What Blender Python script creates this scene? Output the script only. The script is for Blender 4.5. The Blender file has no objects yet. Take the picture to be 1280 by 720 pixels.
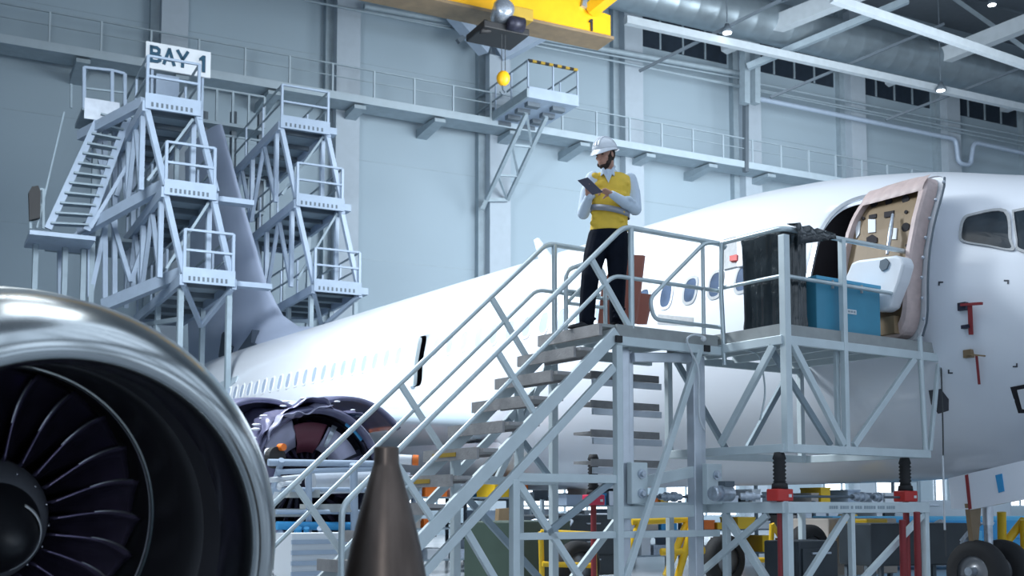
import bpy, bmesh, math, random
from mathutils import Vector, Matrix
random.seed(7)
C = bpy.context.scene.collection
# ------------------------------------------------------------------ camera
FPX, PITCH, HZ, CAMH = 1440.0, math.radians(4.5), 635.0, 1.15
SH = HZ - 360 - FPX*math.tan(PITCH)
cp, sp = math.cos(PITCH), math.sin(PITCH)
CAM = Vector((0, 0, CAMH)); FW = Vector((0, cp, sp)); UP = Vector((0, -sp, cp)); RT = Vector((1, 0, 0))
cam_d = bpy.data.cameras.new('camera'); cam = bpy.data.objects.new('camera', cam_d); C.objects.link(cam)
cam.location = CAM; cam.rotation_euler = (math.pi/2 + PITCH, 0, 0)
cam_d.sensor_width = 36; cam_d.lens = FPX/1280*36; cam_d.shift_y = SH/1280
cam_d.clip_start = .05; cam_d.clip_end = 500
cam_d.dof.use_dof = True; cam_d.dof.focus_distance = 12.3; cam_d.dof.aperture_fstop = 3.2
bpy.context.scene.camera = cam

def ray(px, py):
    return FW + UP*((360+SH-py)/FPX) + RT*((px-640)/FPX)
NH = Vector((.825, .565, 0)).normalized(); DH = Vector((-NH.y, NH.x, 0))      # aircraft frame
WH = Vector((.89, .456, 0)).normalized(); VH = Vector((-WH.y, WH.x, 0))        # hangar frame
ZH = Vector((0, 0, 1))
def A(n, d, z): return NH*n + DH*d + ZH*z
def W(w, v, z): return WH*w + VH*v + ZH*z
def AT(px, py, Y):
    r = ray(px, py); return CAM + r*(Y/r.y)
def HP(px, py, axis, val):
    r = ray(px, py); return CAM + r*((val - CAM.dot(axis))/r.dot(axis))
def HN(px, py, n): return HP(px, py, NH, n)
def HD(px, py, d): return HP(px, py, DH, d)
def HV(px, py, v): return HP(px, py, VH, v)
def HWW(px, py, w): return HP(px, py, WH, w)
def HZ_(px, py, z): return HP(px, py, ZH, z)
def nd(p): return (p.dot(NH), p.dot(DH), p.z)
def wv(p): return (p.dot(WH), p.dot(VH), p.z)

# ------------------------------------------------------------------ materials
def mat(name, col, rough=.5, metal=0.0, var=.06, vscale=3.0, bump=0.0, bscale=40, emit=0, coat=0, stretch=None, spec=None):
    m = bpy.data.materials.new(name); m.use_nodes = True
    nt = m.node_tree; b = nt.nodes['Principled BSDF']
    b.inputs['Roughness'].default_value = rough; b.inputs['Metallic'].default_value = metal
    if spec is not None: b.inputs['Specular IOR Level'].default_value = spec
    b.inputs['Coat Weight'].default_value = coat; b.inputs['Coat Roughness'].default_value = .08
    tc = nt.nodes.new('ShaderNodeTexCoord'); mp = nt.nodes.new('ShaderNodeMapping')
    nt.links.new(tc.outputs['Object'], mp.inputs[0])
    if stretch: mp.inputs['Scale'].default_value = stretch
    nz = nt.nodes.new('ShaderNodeTexNoise'); nz.inputs['Scale'].default_value = vscale; nz.inputs['Detail'].default_value = 5
    nt.links.new(mp.outputs[0], nz.inputs['Vector'])
    r = nt.nodes.new('ShaderNodeValToRGB'); r.color_ramp.elements[0].position = .3; r.color_ramp.elements[1].position = .7
    c0 = [max(0, c*(1-var)) for c in col]; c1 = [min(1, c*(1+var)) for c in col]
    r.color_ramp.elements[0].color = (*c0, 1); r.color_ramp.elements[1].color = (*c1, 1)
    nt.links.new(nz.outputs[0], r.inputs[0]); nt.links.new(r.outputs[0], b.inputs['Base Color'])
    if bump:
        n2 = nt.nodes.new('ShaderNodeTexNoise'); n2.inputs['Scale'].default_value = bscale
        nt.links.new(mp.outputs[0], n2.inputs['Vector'])
        bp = nt.nodes.new('ShaderNodeBump'); bp.inputs['Strength'].default_value = bump; bp.inputs['Distance'].default_value = .02
        nt.links.new(n2.outputs[0], bp.inputs['Height']); nt.links.new(bp.outputs[0], b.inputs['Normal'])
    if emit:
        b.inputs['Emission Color'].default_value = (*col, 1); b.inputs['Emission Strength'].default_value = emit
    return m
M = {}
def defm(k, *a, **kw): M[k] = mat(k, *a, **kw)
defm('fuselage_white', (.80, .83, .89), .28, var=.015, vscale=.5, coat=.4)
defm('fairing_grey', (.42, .50, .56), .35, var=.03)
defm('skin_mark', (.05, .055, .07), .5)
defm('window_glass', (.10, .14, .22), .12, var=.3, coat=.5)
defm('window_pale', (.42, .50, .64), .2, var=.1)
defm('cockpit_glass', (.025, .035, .045), .15, var=.4, spec=.15)
defm('frame_grey', (.42, .43, .44), .5, var=.1, vscale=20)
defm('recess_dark', (.015, .012, .016), .8)
defm('door_tan', (.23, .16, .09), .55, var=.15)
defm('door_pink', (.56, .44, .42), .5, var=.1, vscale=10)
defm('plastic_white', (.78, .80, .84), .35, var=.02)
defm('livery_dark', (.05, .07, .10), .5)
defm('fin_blue', (.40, .46, .60), .35, var=.04, vscale=.5)
defm('rail_steel', (.56, .64, .67), .33, .55, var=.08, vscale=6)
defm('frame_paint', (.60, .68, .71), .42, .15, var=.05, vscale=5)
defm('tread_grey', (.34, .33, .33), .6, .2, var=.1, vscale=12, bump=.2)
defm('deck_grey', (.34, .36, .36), .6, .1, var=.08, vscale=8)
defm('alu', (.66, .70, .76), .3, .6, var=.08, vscale=5)
defm('black_cap', (.02, .02, .022), .6)
defm('black_rubber', (.018, .018, .02), .7)
defm('tarp_black', (.020, .027, .032), .2, var=.2, bump=.9, bscale=5, coat=.3)
defm('blue_box', (.06, .28, .42), .5, var=.08)
defm('blue_paint', (.04, .30, .60), .5, var=.05)
defm('blue_light', (.10, .42, .66), .5, var=.05)
defm('red_paint', (.55, .035, .03), .4, var=.1)
defm('dark_red', (.26, .03, .035), .5, var=.1)
defm('pink_red', (.70, .04, .10), .4)
defm('terracotta', (.33, .115, .085), .6, var=.08)
defm('yellow_paint', (.80, .50, .02), .4, var=.06)
defm('crane_yellow', (.86, .44, .01), .4, var=.05)
defm('yellow_strip', (.42, .27, .03), .7)
defm('green_paint', (.055, .085, .065), .5, var=.1)
defm('dark_panel', (.03, .04, .05), .45, var=.2)
defm('beige', (.45, .40, .36), .8, var=.1)
defm('label_white', (.72, .75, .78), .5, var=.01)
defm('wall_paint', (.31, .39, .45), .75, var=.03, vscale=.15, bump=.02)
defm('column_paint', (.36, .42, .48), .7, var=.03)
defm('steel_dark', (.12, .15, .18), .6, .2)
defm('steel_blue', (.30, .37, .42), .6, .2, var=.08)
defm('catwalk_paint', (.38, .46, .52), .6, var=.04)
defm('gantry_paint', (.37, .45, .56), .5, .1, var=.05)
defm('duct_silver', (.30, .36, .40), .38, .7, var=.1, vscale=1.5)
defm('roof_sheet', (.16, .19, .22), .8, var=.05)
defm('roof_white', (.42, .47, .51), .6)
defm('clerestory', (.02, .03, .045), .3, var=.2)
defm('floor_epoxy', (.36, .39, .42), .25, var=.08, vscale=.6)
defm('daylight_pane', (.86, .93, 1.0), .5, emit=1.6, var=0)
defm('lip_chrome', (.50, .53, .54), .21, 1.0, var=.10, vscale=1.2, bump=.015, bscale=6)
defm('nacelle_brushed', (.50, .52, .51), .36, 1.0, var=.10, vscale=4, stretch=(1, 8, 1))
defm('barrel_dark', (.022, .022, .026), .38, .2, var=.2)
defm('barrel_grey', (.05, .05, .058), .45, .2, var=.12)
defm('fan_metal', (.20, .17, .28), .20, .8, var=.25, vscale=10)
defm('fan_edge', (.75, .76, .82), .2, 1.0)  # bright metal of the blade glint strips and hub bolts
defm('spinner_dark', (.012, .013, .017), .5)
defm('spinner_grey', (.20, .21, .24), .4, .3)
defm('plug_metal', (.115, .088, .075), .34, .85, var=.28, vscale=3.5, stretch=(3, 3, .8))
defm('cowl_indigo', (.14, .14, .23), .3, .2, var=.25, vscale=3, coat=.3)
defm('cowl_pale', (.40, .40, .54), .35, .2, var=.12, vscale=4)
defm('engine_dark', (.03, .03, .05), .45, .3, var=.4, vscale=6)
defm('engine_red', (.12, .03, .05), .5)
defm('tyre', (.016, .016, .018), .75)
defm('hub_grey', (.28, .29, .31), .4, .6, var=.1)
defm('skin_tone', (.56, .31, .23), .5, var=.06, vscale=20)
defm('beard', (.035, .022, .018), .8)
defm('helmet_white', (.80, .84, .90), .25, var=.01, coat=.4)
defm('vest_yellow', (.86, .57, .06), .65, var=.06, vscale=9, bump=.25, bscale=14)
defm('vest_band', (.33, .34, .38), .35, .3)
defm('shirt_pale', (.64, .74, .86), .75, var=.03, vscale=8, bump=.2, bscale=14)
defm('trouser_navy', (.006, .009, .018), .85, spec=.15, var=.3, vscale=6, bump=.25, bscale=12)
defm('shoe_black', (.010, .010, .014), .35)
defm('tablet_back', (.10, .10, .14), .3, .5)
defm('sign_navy', (.015, .07, .12), .5)
defm('lamp_glass', (.9, .95, 1), .4, emit=6)
defm('motor_silver', (.50, .55, .62), .3, .7, var=.2, vscale=20)
defm('orange_mark', (.8, .18, .02), .5)
defm('cable_white', (.62, .66, .70), .5)
defm('cable_dark', (.05, .055, .06), .5)

# ------------------------------------------------------------------ mesh building
class MB:
    def __init__(s): s.v = []; s.f = []; s.mi = []; s.cur = 0; s.sm = []; s.smooth = False
    def add(s, vs, fs):
        o = len(s.v); s.v += [Vector(q) for q in vs]
        for f in fs: s.f.append([i+o for i in f]); s.mi.append(s.cur); s.sm.append(s.smooth)
    def hexa(s, p):      # p: 8 points, bottom 4 ccw then top 4
        s.add(p, [(3,2,1,0),(4,5,6,7),(0,1,5,4),(1,2,6,5),(2,3,7,6),(3,0,4,7)])
        return s
    def box(s, F, a0, a1, b0, b1, z0, z1):
        return s.hexa([F(a0,b0,z0),F(a1,b0,z0),F(a1,b1,z0),F(a0,b1,z0),F(a0,b0,z1),F(a1,b0,z1),F(a1,b1,z1),F(a0,b1,z1)])
    def bar(s, p, q, w=.06, h=None, up=None):
        p = Vector(p); q = Vector(q); h = h or w; t = (q-p).normalized()
        u = Vector(up) if up else ZH
        if abs(t.dot(u)) > .95: u = NH
        x = t.cross(u).normalized(); y = x.cross(t).normalized()
        x = x*w/2; y = y*h/2
        return s.hexa([p-x-y, p+x-y, p+x+y, p-x+y, q-x-y, q+x-y, q+x+y, q-x+y])
    def tube(s, pts, r=.02, n=10, caps=True):
        sm = s.smooth; s.smooth = True
        pts = [Vector(p) for p in pts]; R = r if isinstance(r, (list, tuple)) else [r]*len(pts)
        rings = []; prev = None
        for i, p in enumerate(pts):
            if i == 0: t = pts[1]-p
            elif i == len(pts)-1: t = p-pts[-2]
            else: t = (pts[i+1]-p).normalized() + (p-pts[i-1]).normalized()
            t.normalize()
            if prev is None:
                u = ZH if abs(t.z) < .9 else NH
                x = t.cross(u).normalized()
            else:
                x = (prev - t*prev.dot(t)).normalized()
            prev = x; y = t.cross(x)
            rings.append([p + x*math.cos(a)*R[i] + y*math.sin(a)*R[i] for a in [2*math.pi*k/n for k in range(n)]])
        vs = [q for g in rings for q in g]; fs = []
        for i in range(len(pts)-1):
            for k in range(n):
                fs.append((i*n+k, i*n+(k+1)%n, (i+1)*n+(k+1)%n, (i+1)*n+k))
        s.add(vs, fs); s.smooth = False
        if caps: s.add(rings[0], [tuple(range(n))[::-1]]); s.add(rings[-1], [tuple(range(n))])
        s.smooth = sm
        return s
    def lathe(s, origin, axis, prof, n=48, ref=None, a0=0, a1=2*math.pi, smooth=True, caps=False):
        # prof: list of (t along axis, radius)
        o = Vector(origin); ax = Vector(axis).normalized()
        u = Vector(ref) if ref else (ZH if abs(ax.z) < .9 else NH)
        x = (u - ax*u.dot(ax)).normalized(); y = ax.cross(x)
        full = abs(a1-a0-2*math.pi) < 1e-6; m = n if full else n+1
        vs = []
        for t, r in prof:
            for k in range(m):
                a = a0 + (a1-a0)*k/n
                vs.append(o + ax*t + x*math.cos(a)*r + y*math.sin(a)*r)
        fs = []
        for i in range(len(prof)-1):
            for k in range(n):
                k2 = (k+1) % m if full else k+1
                fs.append((i*m+k, i*m+k2, (i+1)*m+k2, (i+1)*m+k))
        sm = s.smooth; s.smooth = smooth; s.add(vs, fs)
        s.smooth = False
        if caps and full:
            s.add(vs[:m], [tuple(range(m))[::-1]]); s.add(vs[-m:], [tuple(range(m))])
        s.smooth = sm
        return s
    def ball(s, c, r, n=14, sc=(1,1,1), ax=None):
        c = Vector(c); vs = []; fs = []; m = n//2+1
        X, Y, Z = ax or (Vector((1,0,0)), Vector((0,1,0)), Vector((0,0,1)))
        for i in range(m):
            ph = math.pi*i/(m-1)
            for k in range(n):
                a = 2*math.pi*k/n
                vs.append(c + X*(r*sc[0]*math.sin(ph)*math.cos(a)) + Y*(r*sc[1]*math.sin(ph)*math.sin(a)) + Z*(r*sc[2]*math.cos(ph)))
        for i in range(m-1):
            for k in range(n):
                fs.append((i*n+k, (i+1)*n+k, (i+1)*n+(k+1)%n, i*n+(k+1)%n))
        sm = s.smooth; s.smooth = True; s.add(vs, fs); s.smooth = sm
        return s
    def prism(s, poly, ext):       # planar polygon (list of points) extruded by vector
        e = Vector(ext); n = len(poly); vs = [Vector(p) for p in poly] + [Vector(p)+e for p in poly]
        s.add(vs, [tuple(range(n))[::-1], tuple(range(n, 2*n))] + [(i, (i+1)%n, (i+1)%n+n, i+n) for i in range(n)])
        return s
    def grid(s, G, closed_u=False, smooth=True):   # G[i][j] points
        r = len(G); c = len(G[0]); vs = [p for row in G for p in row]; fs = []
        for i in range(r-1):
            for j in range(c-1 if not closed_u else c):
                j2 = (j+1) % c
                fs.append((i*c+j, i*c+j2, (i+1)*c+j2, (i+1)*c+j))
        sm = s.smooth; s.smooth = smooth; s.add(vs, fs); s.smooth = sm
        return s
    def build(s, name, mats, parent=None, bevel=0, remesh=0, solid=0, merge=False):
        if not isinstance(mats, (list, tuple)): mats = [mats]
        me = bpy.data.meshes.new(name)
        if parent is not None: org = Vector(parent['_org'])
        else:
            xs = [v.x for v in s.v]; ys = [v.y for v in s.v]; zs = [v.z for v in s.v]
            org = Vector(((min(xs)+max(xs))/2, (min(ys)+max(ys))/2, min(zs)))
        me.from_pydata([tuple(v-org) for v in s.v], [], s.f)
        for mm in mats: me.materials.append(M[mm] if isinstance(mm, str) else mm)
        for i, p in enumerate(me.polygons): p.material_index = s.mi[i]; p.use_smooth = s.sm[i]
        bm = bmesh.new(); bm.from_mesh(me)
        if merge: bmesh.ops.remove_doubles(bm, verts=bm.verts, dist=1e-5)
        bmesh.ops.recalc_face_normals(bm, faces=bm.faces); bm.to_mesh(me); bm.free()
        me.update()
        o = bpy.data.objects.new(name, me); C.objects.link(o)
        if parent is not None:
            o.parent = parent
            # parents' own world origin stored: child verts relative to that, so child sits at local zero
            o['_org'] = tuple(org)
        else:
            o.location = org; o['_org'] = tuple(org)
        ORG[o.name] = org
        if solid:
            md = o.modifiers.new('thickness', 'SOLIDIFY'); md.thickness = solid; md.offset = -1
        if remesh:
            md = o.modifiers.new('skin', 'REMESH'); md.mode = 'VOXEL'; md.voxel_size = remesh; md.use_smooth_shade = True
            m2 = o.modifiers.new('soft', 'SMOOTH'); m2.iterations = 4; m2.factor = .6
        if bevel:
            md = o.modifiers.new('edge', 'BEVEL'); md.width = bevel; md.segments = 2; md.limit_method = 'ANGLE'
        return o
ORG = {}
def thing(name, loc, label, cat, group=None):
    o = bpy.data.objects.new(name, None); C.objects.link(o); o.location = loc; o.empty_display_size = .2
    o['_org'] = tuple(loc); o['label'] = label; o['category'] = cat
    if group: o['group'] = group
    bpy.context.view_layer.update()
    return o
def tag(o, label, cat, group=None, kind=None):
    o['label'] = label; o['category'] = cat
    if group: o['group'] = group
    if kind: o['kind'] = kind
    return o
def struct(o, label=None):
    o['kind'] = 'structure'
    if label: o['label'] = label
    return o
def text_mesh(s, size, origin, xdir, ydir, depth, bold=0, sx=1):
    cu = bpy.data.curves.new('lettering', 'FONT'); cu.body = s; cu.size = size; cu.extrude = depth/2; cu.offset = bold
    ob = bpy.data.objects.new('lettering', cu); C.objects.link(ob)
    dg = bpy.context.evaluated_depsgraph_get(); me = bpy.data.meshes.new_from_object(ob.evaluated_get(dg))
    mb = MB(); X = Vector(xdir).normalized(); Y = Vector(ydir).normalized(); Z = X.cross(Y); o = Vector(origin)
    mb.add([o + X*v.co.x*sx + Y*v.co.y + Z*v.co.z for v in me.vertices], [tuple(p.vertices) for p in me.polygons])
    bpy.data.objects.remove(ob); bpy.data.curves.remove(cu); bpy.data.meshes.remove(me)
    return mb
def digit_one(o, X, Y, h, depth):
    X = Vector(X); Y = Vector(Y); o = Vector(o)
    return MB().prism([o+X*h*x+Y*h*y for x, y in ((.16, 0), (.36, 0), (.36, 1), (.20, 1), (0, .80), (0, .66), (.16, .74))], X.cross(Y).normalized()*depth)
def bez(pts, n=6):     # round polyline corners: catmull-rom
    P = [Vector(p) for p in pts]; out = []
    for i in range(len(P)-1):
        p0 = P[max(i-1, 0)]; p1 = P[i]; p2 = P[i+1]; p3 = P[min(i+2, len(P)-1)]
        for k in range(n):
            t = k/n; out.append(.5*((2*p1) + (p2-p0)*t + (2*p0-5*p1+4*p2-p3)*t*t + (3*p1-p0-3*p2+p3)*t**3))
    out.append(P[-1]); return out
def rnd(pts, r=.08, n=4):    # polyline with rounded corners
    P = [Vector(p) for p in pts]; out = [P[0]]
    for i in range(1, len(P)-1):
        a = (P[i-1]-P[i]); b = (P[i+1]-P[i]); ra = min(r, a.length*.45); rb = min(r, b.length*.45)
        s0 = P[i]+a.normalized()*ra; s1 = P[i]+b.normalized()*rb
        for k in range(n+1):
            t = k/n; out.append(s0*(1-t)**2 + P[i]*2*t*(1-t) + s1*t*t)
    out.append(P[-1]); return out
# ================================================================== AIRCRAFT
NAX = 13.3
SEC = [ # d, top, bottom, half width
 (4.30, 3.12, 3.08, .03), (4.42, 3.45, 2.78, .36), (4.8, 3.82, 2.45, .72), (5.4, 4.16, 2.16, 1.06), (6.1, 4.48, 1.93, 1.36),
 (6.8, 4.88, 1.78, 1.60), (7.5, 5.13, 1.68, 1.78), (8.2, 5.33, 1.60, 1.91), (9.2, 5.60, 1.53, 2.02), (10.9, 5.88, 1.50, 2.10),
 (12.7, 6.00, 1.50, 2.10), (16, 6.0, 1.5, 2.10), (22, 6.0, 1.5, 2.1), (28, 6.0, 1.5, 2.10), (31, 6.0, 1.75, 2.04), (34, 5.98, 2.6, 1.75), (37, 5.9, 3.6, 1.2), (40, 5.6, 4.6, .55), (41, 5.4, 5.0, .15)]
def lerp_sec(d):
    d = max(SEC[0][0], min(SEC[-1][0], d))
    for i in range(len(SEC)-1):
        if d <= SEC[i+1][0]: break
    a, b = SEC[i], SEC[i+1]; h = b[0]-a[0]; t = (d-a[0])/h; out = []
    for k in (1, 2, 3):
        def sl(j):
            if j <= 0 or j >= len(SEC)-1: return None
            d0 = (SEC[j][k]-SEC[j-1][k])/(SEC[j][0]-SEC[j-1][0]); d1 = (SEC[j+1][k]-SEC[j][k])/(SEC[j+1][0]-SEC[j][0])
            return 0 if d0*d1 <= 0 else 2*d0*d1/(d0+d1)
        s = (b[k]-a[k])/h; m0 = sl(i); m1 = sl(i+1); m0 = s if m0 is None else m0; m1 = s if m1 is None else m1
        out.append((2*t**3-3*t*t+1)*a[k] + (t**3-2*t*t+t)*h*m0 + (-2*t**3+3*t*t)*b[k] + (t**3-t*t)*h*m1)
    return out
def skin_n(d, z):
    T, B, w = lerp_sec(d); c = (T+B)/2; h = max(.01, (T-B)/2); q = max(0, 1-((z-c)/h)**2)
    return NAX - w*math.sqrt(q)
def inside(p):
    n, d, z = nd(p)
    if d < SEC[0][0] or d > SEC[-1][0]: return False
    T, B, w = lerp_sec(d); c = (T+B)/2; h = (T-B)/2
    return ((n-NAX)/w)**2 + ((z-c)/h)**2 < 1
def skin_hit(px, py):
    r = ray(px, py); t = 6.0
    while t < 60:
        if inside(CAM+r*t): break
        t += .05
    lo, hi = t-.05, t
    for _ in range(24):
        m = (lo+hi)/2
        if inside(CAM+r*m): hi = m
        else: lo = m
    n, d, z = nd(CAM+r*hi); return d, z
def skin_pt(d, z, off=0):
    e = .02; n = skin_n(d, z)
    P = A(n, d, z)
    if off:
        tu = A(skin_n(d+e, z), d+e, z)-A(skin_n(d-e, z), d-e, z); tv = A(skin_n(d, z+e), d, z+e)-A(skin_n(d, z-e), d, z-e)
        nn = tu.cross(tv).normalized()
        if nn.dot(NH) > 0: nn = -nn
        P = P + nn*off
    return P
def skin_patch(mb, outline, off=.012, rings=4):
    k = len(outline); cx = sum(o[0] for o in outline)/k; cz = sum(o[1] for o in outline)/k
    G = []
    for i in range(rings+1):
        t = max(.001, i/rings); G.append([skin_pt(cx+(o[0]-cx)*t, cz+(o[1]-cz)*t, off) for o in outline])
    G.append([skin_pt(o[0], o[1], -.02) for o in outline])
    mb.grid(G, closed_u=True, smooth=False); return mb
def skin_ring(mb, out, inn, off=.02):
    G = [[skin_pt(o[0], o[1], -.02) for o in out], [skin_pt(o[0], o[1], off) for o in out], [skin_pt(o[0], o[1], off) for o in inn], [skin_pt(o[0], o[1], -.02) for o in inn]]
    mb.grid(G, closed_u=True, smooth=False); return mb
def sup(cx, cz, hx, hz, e=3.0, n=28):
    o = []
    for i in range(n):
        a = 2*math.pi*i/n; c, s = math.cos(a), math.sin(a)
        o.append((cx+hx*math.copysign(abs(c)**(2/e), c), cz+hz*math.copysign(abs(s)**(2/e), s)))
    return o
def px_outline(pts, round_=6, shrink=0):
    o = bez(closed([Vector((x, y, 0)) for x, y in pts]), round_)[:-1]
    c = sum(o, Vector())/len(o); o = [c+(p-c)*(1-shrink) for p in o]
    return [skin_hit(p.x, p.y) for p in o]
def closed(p): return p + [p[0]]

AC = thing('airliner', A(NAX, 20, 0), 'white narrow-body airliner parked in the hangar with its forward door open', 'airplane')
mb = MB(); ds = []
d = 4.3
while d < 9.5: ds.append(d); d += .12
while d < 41: ds.append(d); d += .4
ds.append(41)
G = []
NS = 96
for d in ds:
    T, B, w = lerp_sec(d); c = (T+B)/2; h = (T-B)/2
    G.append([A(NAX-w*math.cos(2*math.pi*k/NS), d, c+h*math.sin(2*math.pi*k/NS)) for k in range(NS)])
mb.grid(G, closed_u=True); mb.smooth = True
mb.add(G[0], [tuple(range(NS))]); mb.add(G[-1], [tuple(range(NS))])
fus = mb.build('fuselage', ['fuselage_white', 'recess_dark'], AC, merge=True)
# door opening cut into the hull
DZ0, DZ1 = 3.08, 5.02
cut = MB(); o = sup((9.78+8.7)/2, (DZ0+DZ1)/2, (9.78-8.7)/2, (DZ1-DZ0)/2, 4.5, 40)
cut.cur = 1
cut.add([A(10.6, a, b) for a, b in o] + [A(12.6, a, b) for a, b in o], [tuple(range(40))[::-1], tuple(range(40, 80))] + [(i, (i+1) % 40, (i+1) % 40+40, i+40) for i in range(40)])
co = cut.build('cutter', ['recess_dark', 'recess_dark'], AC)
# aft door recess
cut2 = MB(); P = [skin_hit(x, y) for x, y in [(519, 424), (536, 418), (529, 478), (517, 484)]]
ADd0, ADd1, ADz0, ADz1 = min(p[0] for p in P), max(p[0] for p in P), min(p[1] for p in P), max(p[1] for p in P)
o = sup((ADd0+ADd1)/2, (ADz0+ADz1)/2, (ADd1-ADd0)/2*.9, (ADz1-ADz0)/2, 4, 32)
cut2.cur = 1
cut2.add([A(10.4, a, b) for a, b in o] + [A(11.75, a, b) for a, b in o], [tuple(range(32))[::-1], tuple(range(32, 64))] + [(i, (i+1) % 32, (i+1) % 32+32, i+32) for i in range(32)])
co2 = cut2.build('cutter', ['recess_dark', 'recess_dark'], AC)
for c_ in (co, co2):
    md = fus.modifiers.new('opening', 'BOOLEAN'); md.operation = 'DIFFERENCE'; md.object = c_; md.solver = 'EXACT'
bpy.context.view_layer.update()
dg = bpy.context.evaluated_depsgraph_get()
nm = bpy.data.meshes.new_from_object(fus.evaluated_get(dg)); fus.modifiers.clear(); fus.data = nm
for c_ in (co, co2): bpy.data.objects.remove(c_)
# the aft hatch cover leaning in its opening
mb = MB(); mb.smooth = True
o = sup(ADd1-(ADd1-ADd0)*.28, (ADz0+ADz1)/2, (ADd1-ADd0)*.25, (ADz1-ADz0)/2*.97, 4, 28); skin_patch(mb, o, .06)
mb.build('aft_hatch', 'frame_paint', AC)
# cabin windows
k = 0; d = 10.95
win = MB()
for i in range(48):
    d = 10.93 + .505*i
    if d > 34.8: break
    if ADd0-.22 < d < ADd1+.22: continue
    zc = 4.24
    m = MB(); skin_ring(m, sup(d, zc, .150, .215, 2.8), sup(d, zc, .112, .172, 2.8), .012)
    wf = m.build('cabin_window', 'frame_grey' if i < 3 else 'plastic_white', AC)
    m = MB(); m.smooth = True; skin_patch(m, sup(d, zc, .118, .178, 2.8), .006, 3)
    m.build('window_pane', 'window_glass' if i < 5 else 'window_pale', wf)  # farther panes painted pale, as washed out by strong light
# cockpit windows
for pts in ([(1199, 292), (1203, 275), (1215, 268), (1258, 263.5), (1265, 300), (1267, 314), (1236, 309), (1203, 303)],
            [(1265, 264), (1290, 260), (1310, 262), (1316, 318), (1275, 315), (1270, 300)]):
    out = px_outline(pts, 5); inn = px_outline(pts, 5, .11)
    m = MB(); skin_ring(m, out, inn, .02); wf = m.build('cockpit_window', 'frame_grey', AC)
    m = MB(); m.smooth = True; skin_patch(m, inn, .008, 3); m.build('window_pane', 'cockpit_glass', wf)
# door surround on the hull
m = MB(); skin_ring(m, sup((9.78+8.7)/2, (DZ0+DZ1)/2, .60, 1.11, 4.5, 40), sup((9.78+8.7)/2, (DZ0+DZ1)/2, .535, 1.045, 4.5, 40), .018)
m.build('door_surround', 'alu', AC)
# small marks, seams and panels on the nose
def mark(pts, col, name='hull_mark', off=.006):
    m = MB(); skin_patch(m, [skin_hit(x, y) for x, y in pts], off, 1); return m.build(name, col, AC)
for (x, y, sx, sy) in ((1173, 352, 1, 1), (1261, 350, -1, 1), (1185, 467, 1, -1), (1272, 459, -1, -1)):
    m = MB(); skin_patch(m, [skin_hit(*p) for p in [(x, y), (x+6*sx, y), (x+6*sx, y+1.6*sy), (x, y+1.6*sy)]], .006, 1)
    skin_patch(m, [skin_hit(*p) for p in [(x, y), (x+1.8*sx, y), (x+1.8*sx, y+5*sy), (x, y+5*sy)]], .006, 1)
    m.build('corner_mark', 'skin_mark', AC)
mark([(1263, 484), (1284, 480), (1284, 516), (1273, 516)], 'recess_dark', 'hatch_opening', .008)
mark([(1272, 487), (1284, 485), (1284, 511), (1278, 510)], 'plastic_white', 'hatch_lining', .02)
mark([(1161, 488), (1176, 486), (1186, 499), (1186, 513), (1173, 517), (1164, 505)], 'skin_mark', 'hull_stain')
# access panel by the windows
mark([(906, 301), (921, 297), (923, 334), (906, 338)], 'frame_grey', 'open_access_panel', .03)
mark([(923, 297), (937, 294), (938, 333), (924, 335)], 'plastic_white', 'access_panel_cover', .05)
mark([(916, 323), (925, 321), (925, 328), (916, 329)], 'red_paint', 'warning_streamer', .07)
mark([(823, 393), (867, 397), (867, 408), (822, 405)], 'frame_grey', 'primer_patch', .006)
# antenna
m = MB(); a0 = A(NAX-.3, 17.6, 5.92)
m.prism([a0, a0+DH*.42, a0+DH*.62+ZH*.50, a0+DH*.5+ZH*.52], NH*.05); m.build('blade_antenna', 'fuselage_white', AC)
# belly fairing
m = MB(); G = []
for i in range(25):
    d = 16.0 + 13*i/24; t = math.sin(math.pi*i/24)**.5
    G.append([A(NAX - (2.28*t+.3)*math.cos(a), d, 2.2 - (.92*t)*math.sin(a) + .15) for a in [math.pi*k/24 for k in range(25)]])
m.grid(G); m.build('belly_fairing', 'fuselage_white', AC)
# wings
def wing(sgn):
    m = MB(); G = []
    for i in range(17):
        t = i/16; n = 11.6 - 16.8*t if sgn < 0 else 15.0 + 16.8*t
        le = 17.3 + 8.6*t; ch = 7.6*(1-t)+1.7*t if t > .3 else 7.6 - 9*t; ch = max(ch, 1.7*t+5.2*(1-t)) if t > .3 else ch
        th = .125*ch; z = 2.66 + .75*t; ring = []
        for k in range(28):
            a = 2*math.pi*k/28; x = .5*(1+math.cos(a)); y = 5*th*(.2969*math.sqrt(x)-.126*x-.3516*x*x+.2843*x**3-.1036*x**4)
            ring.append(A(n, le+ch*x, z + (y if a < math.pi else -y*.75)))
        G.append(ring)
    m.grid(G, closed_u=True); m.smooth = False; m.add(G[-1], [tuple(range(28))])
    return m.build('wing', 'fairing_grey', AC)
wing(-1); wing(1)
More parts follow.
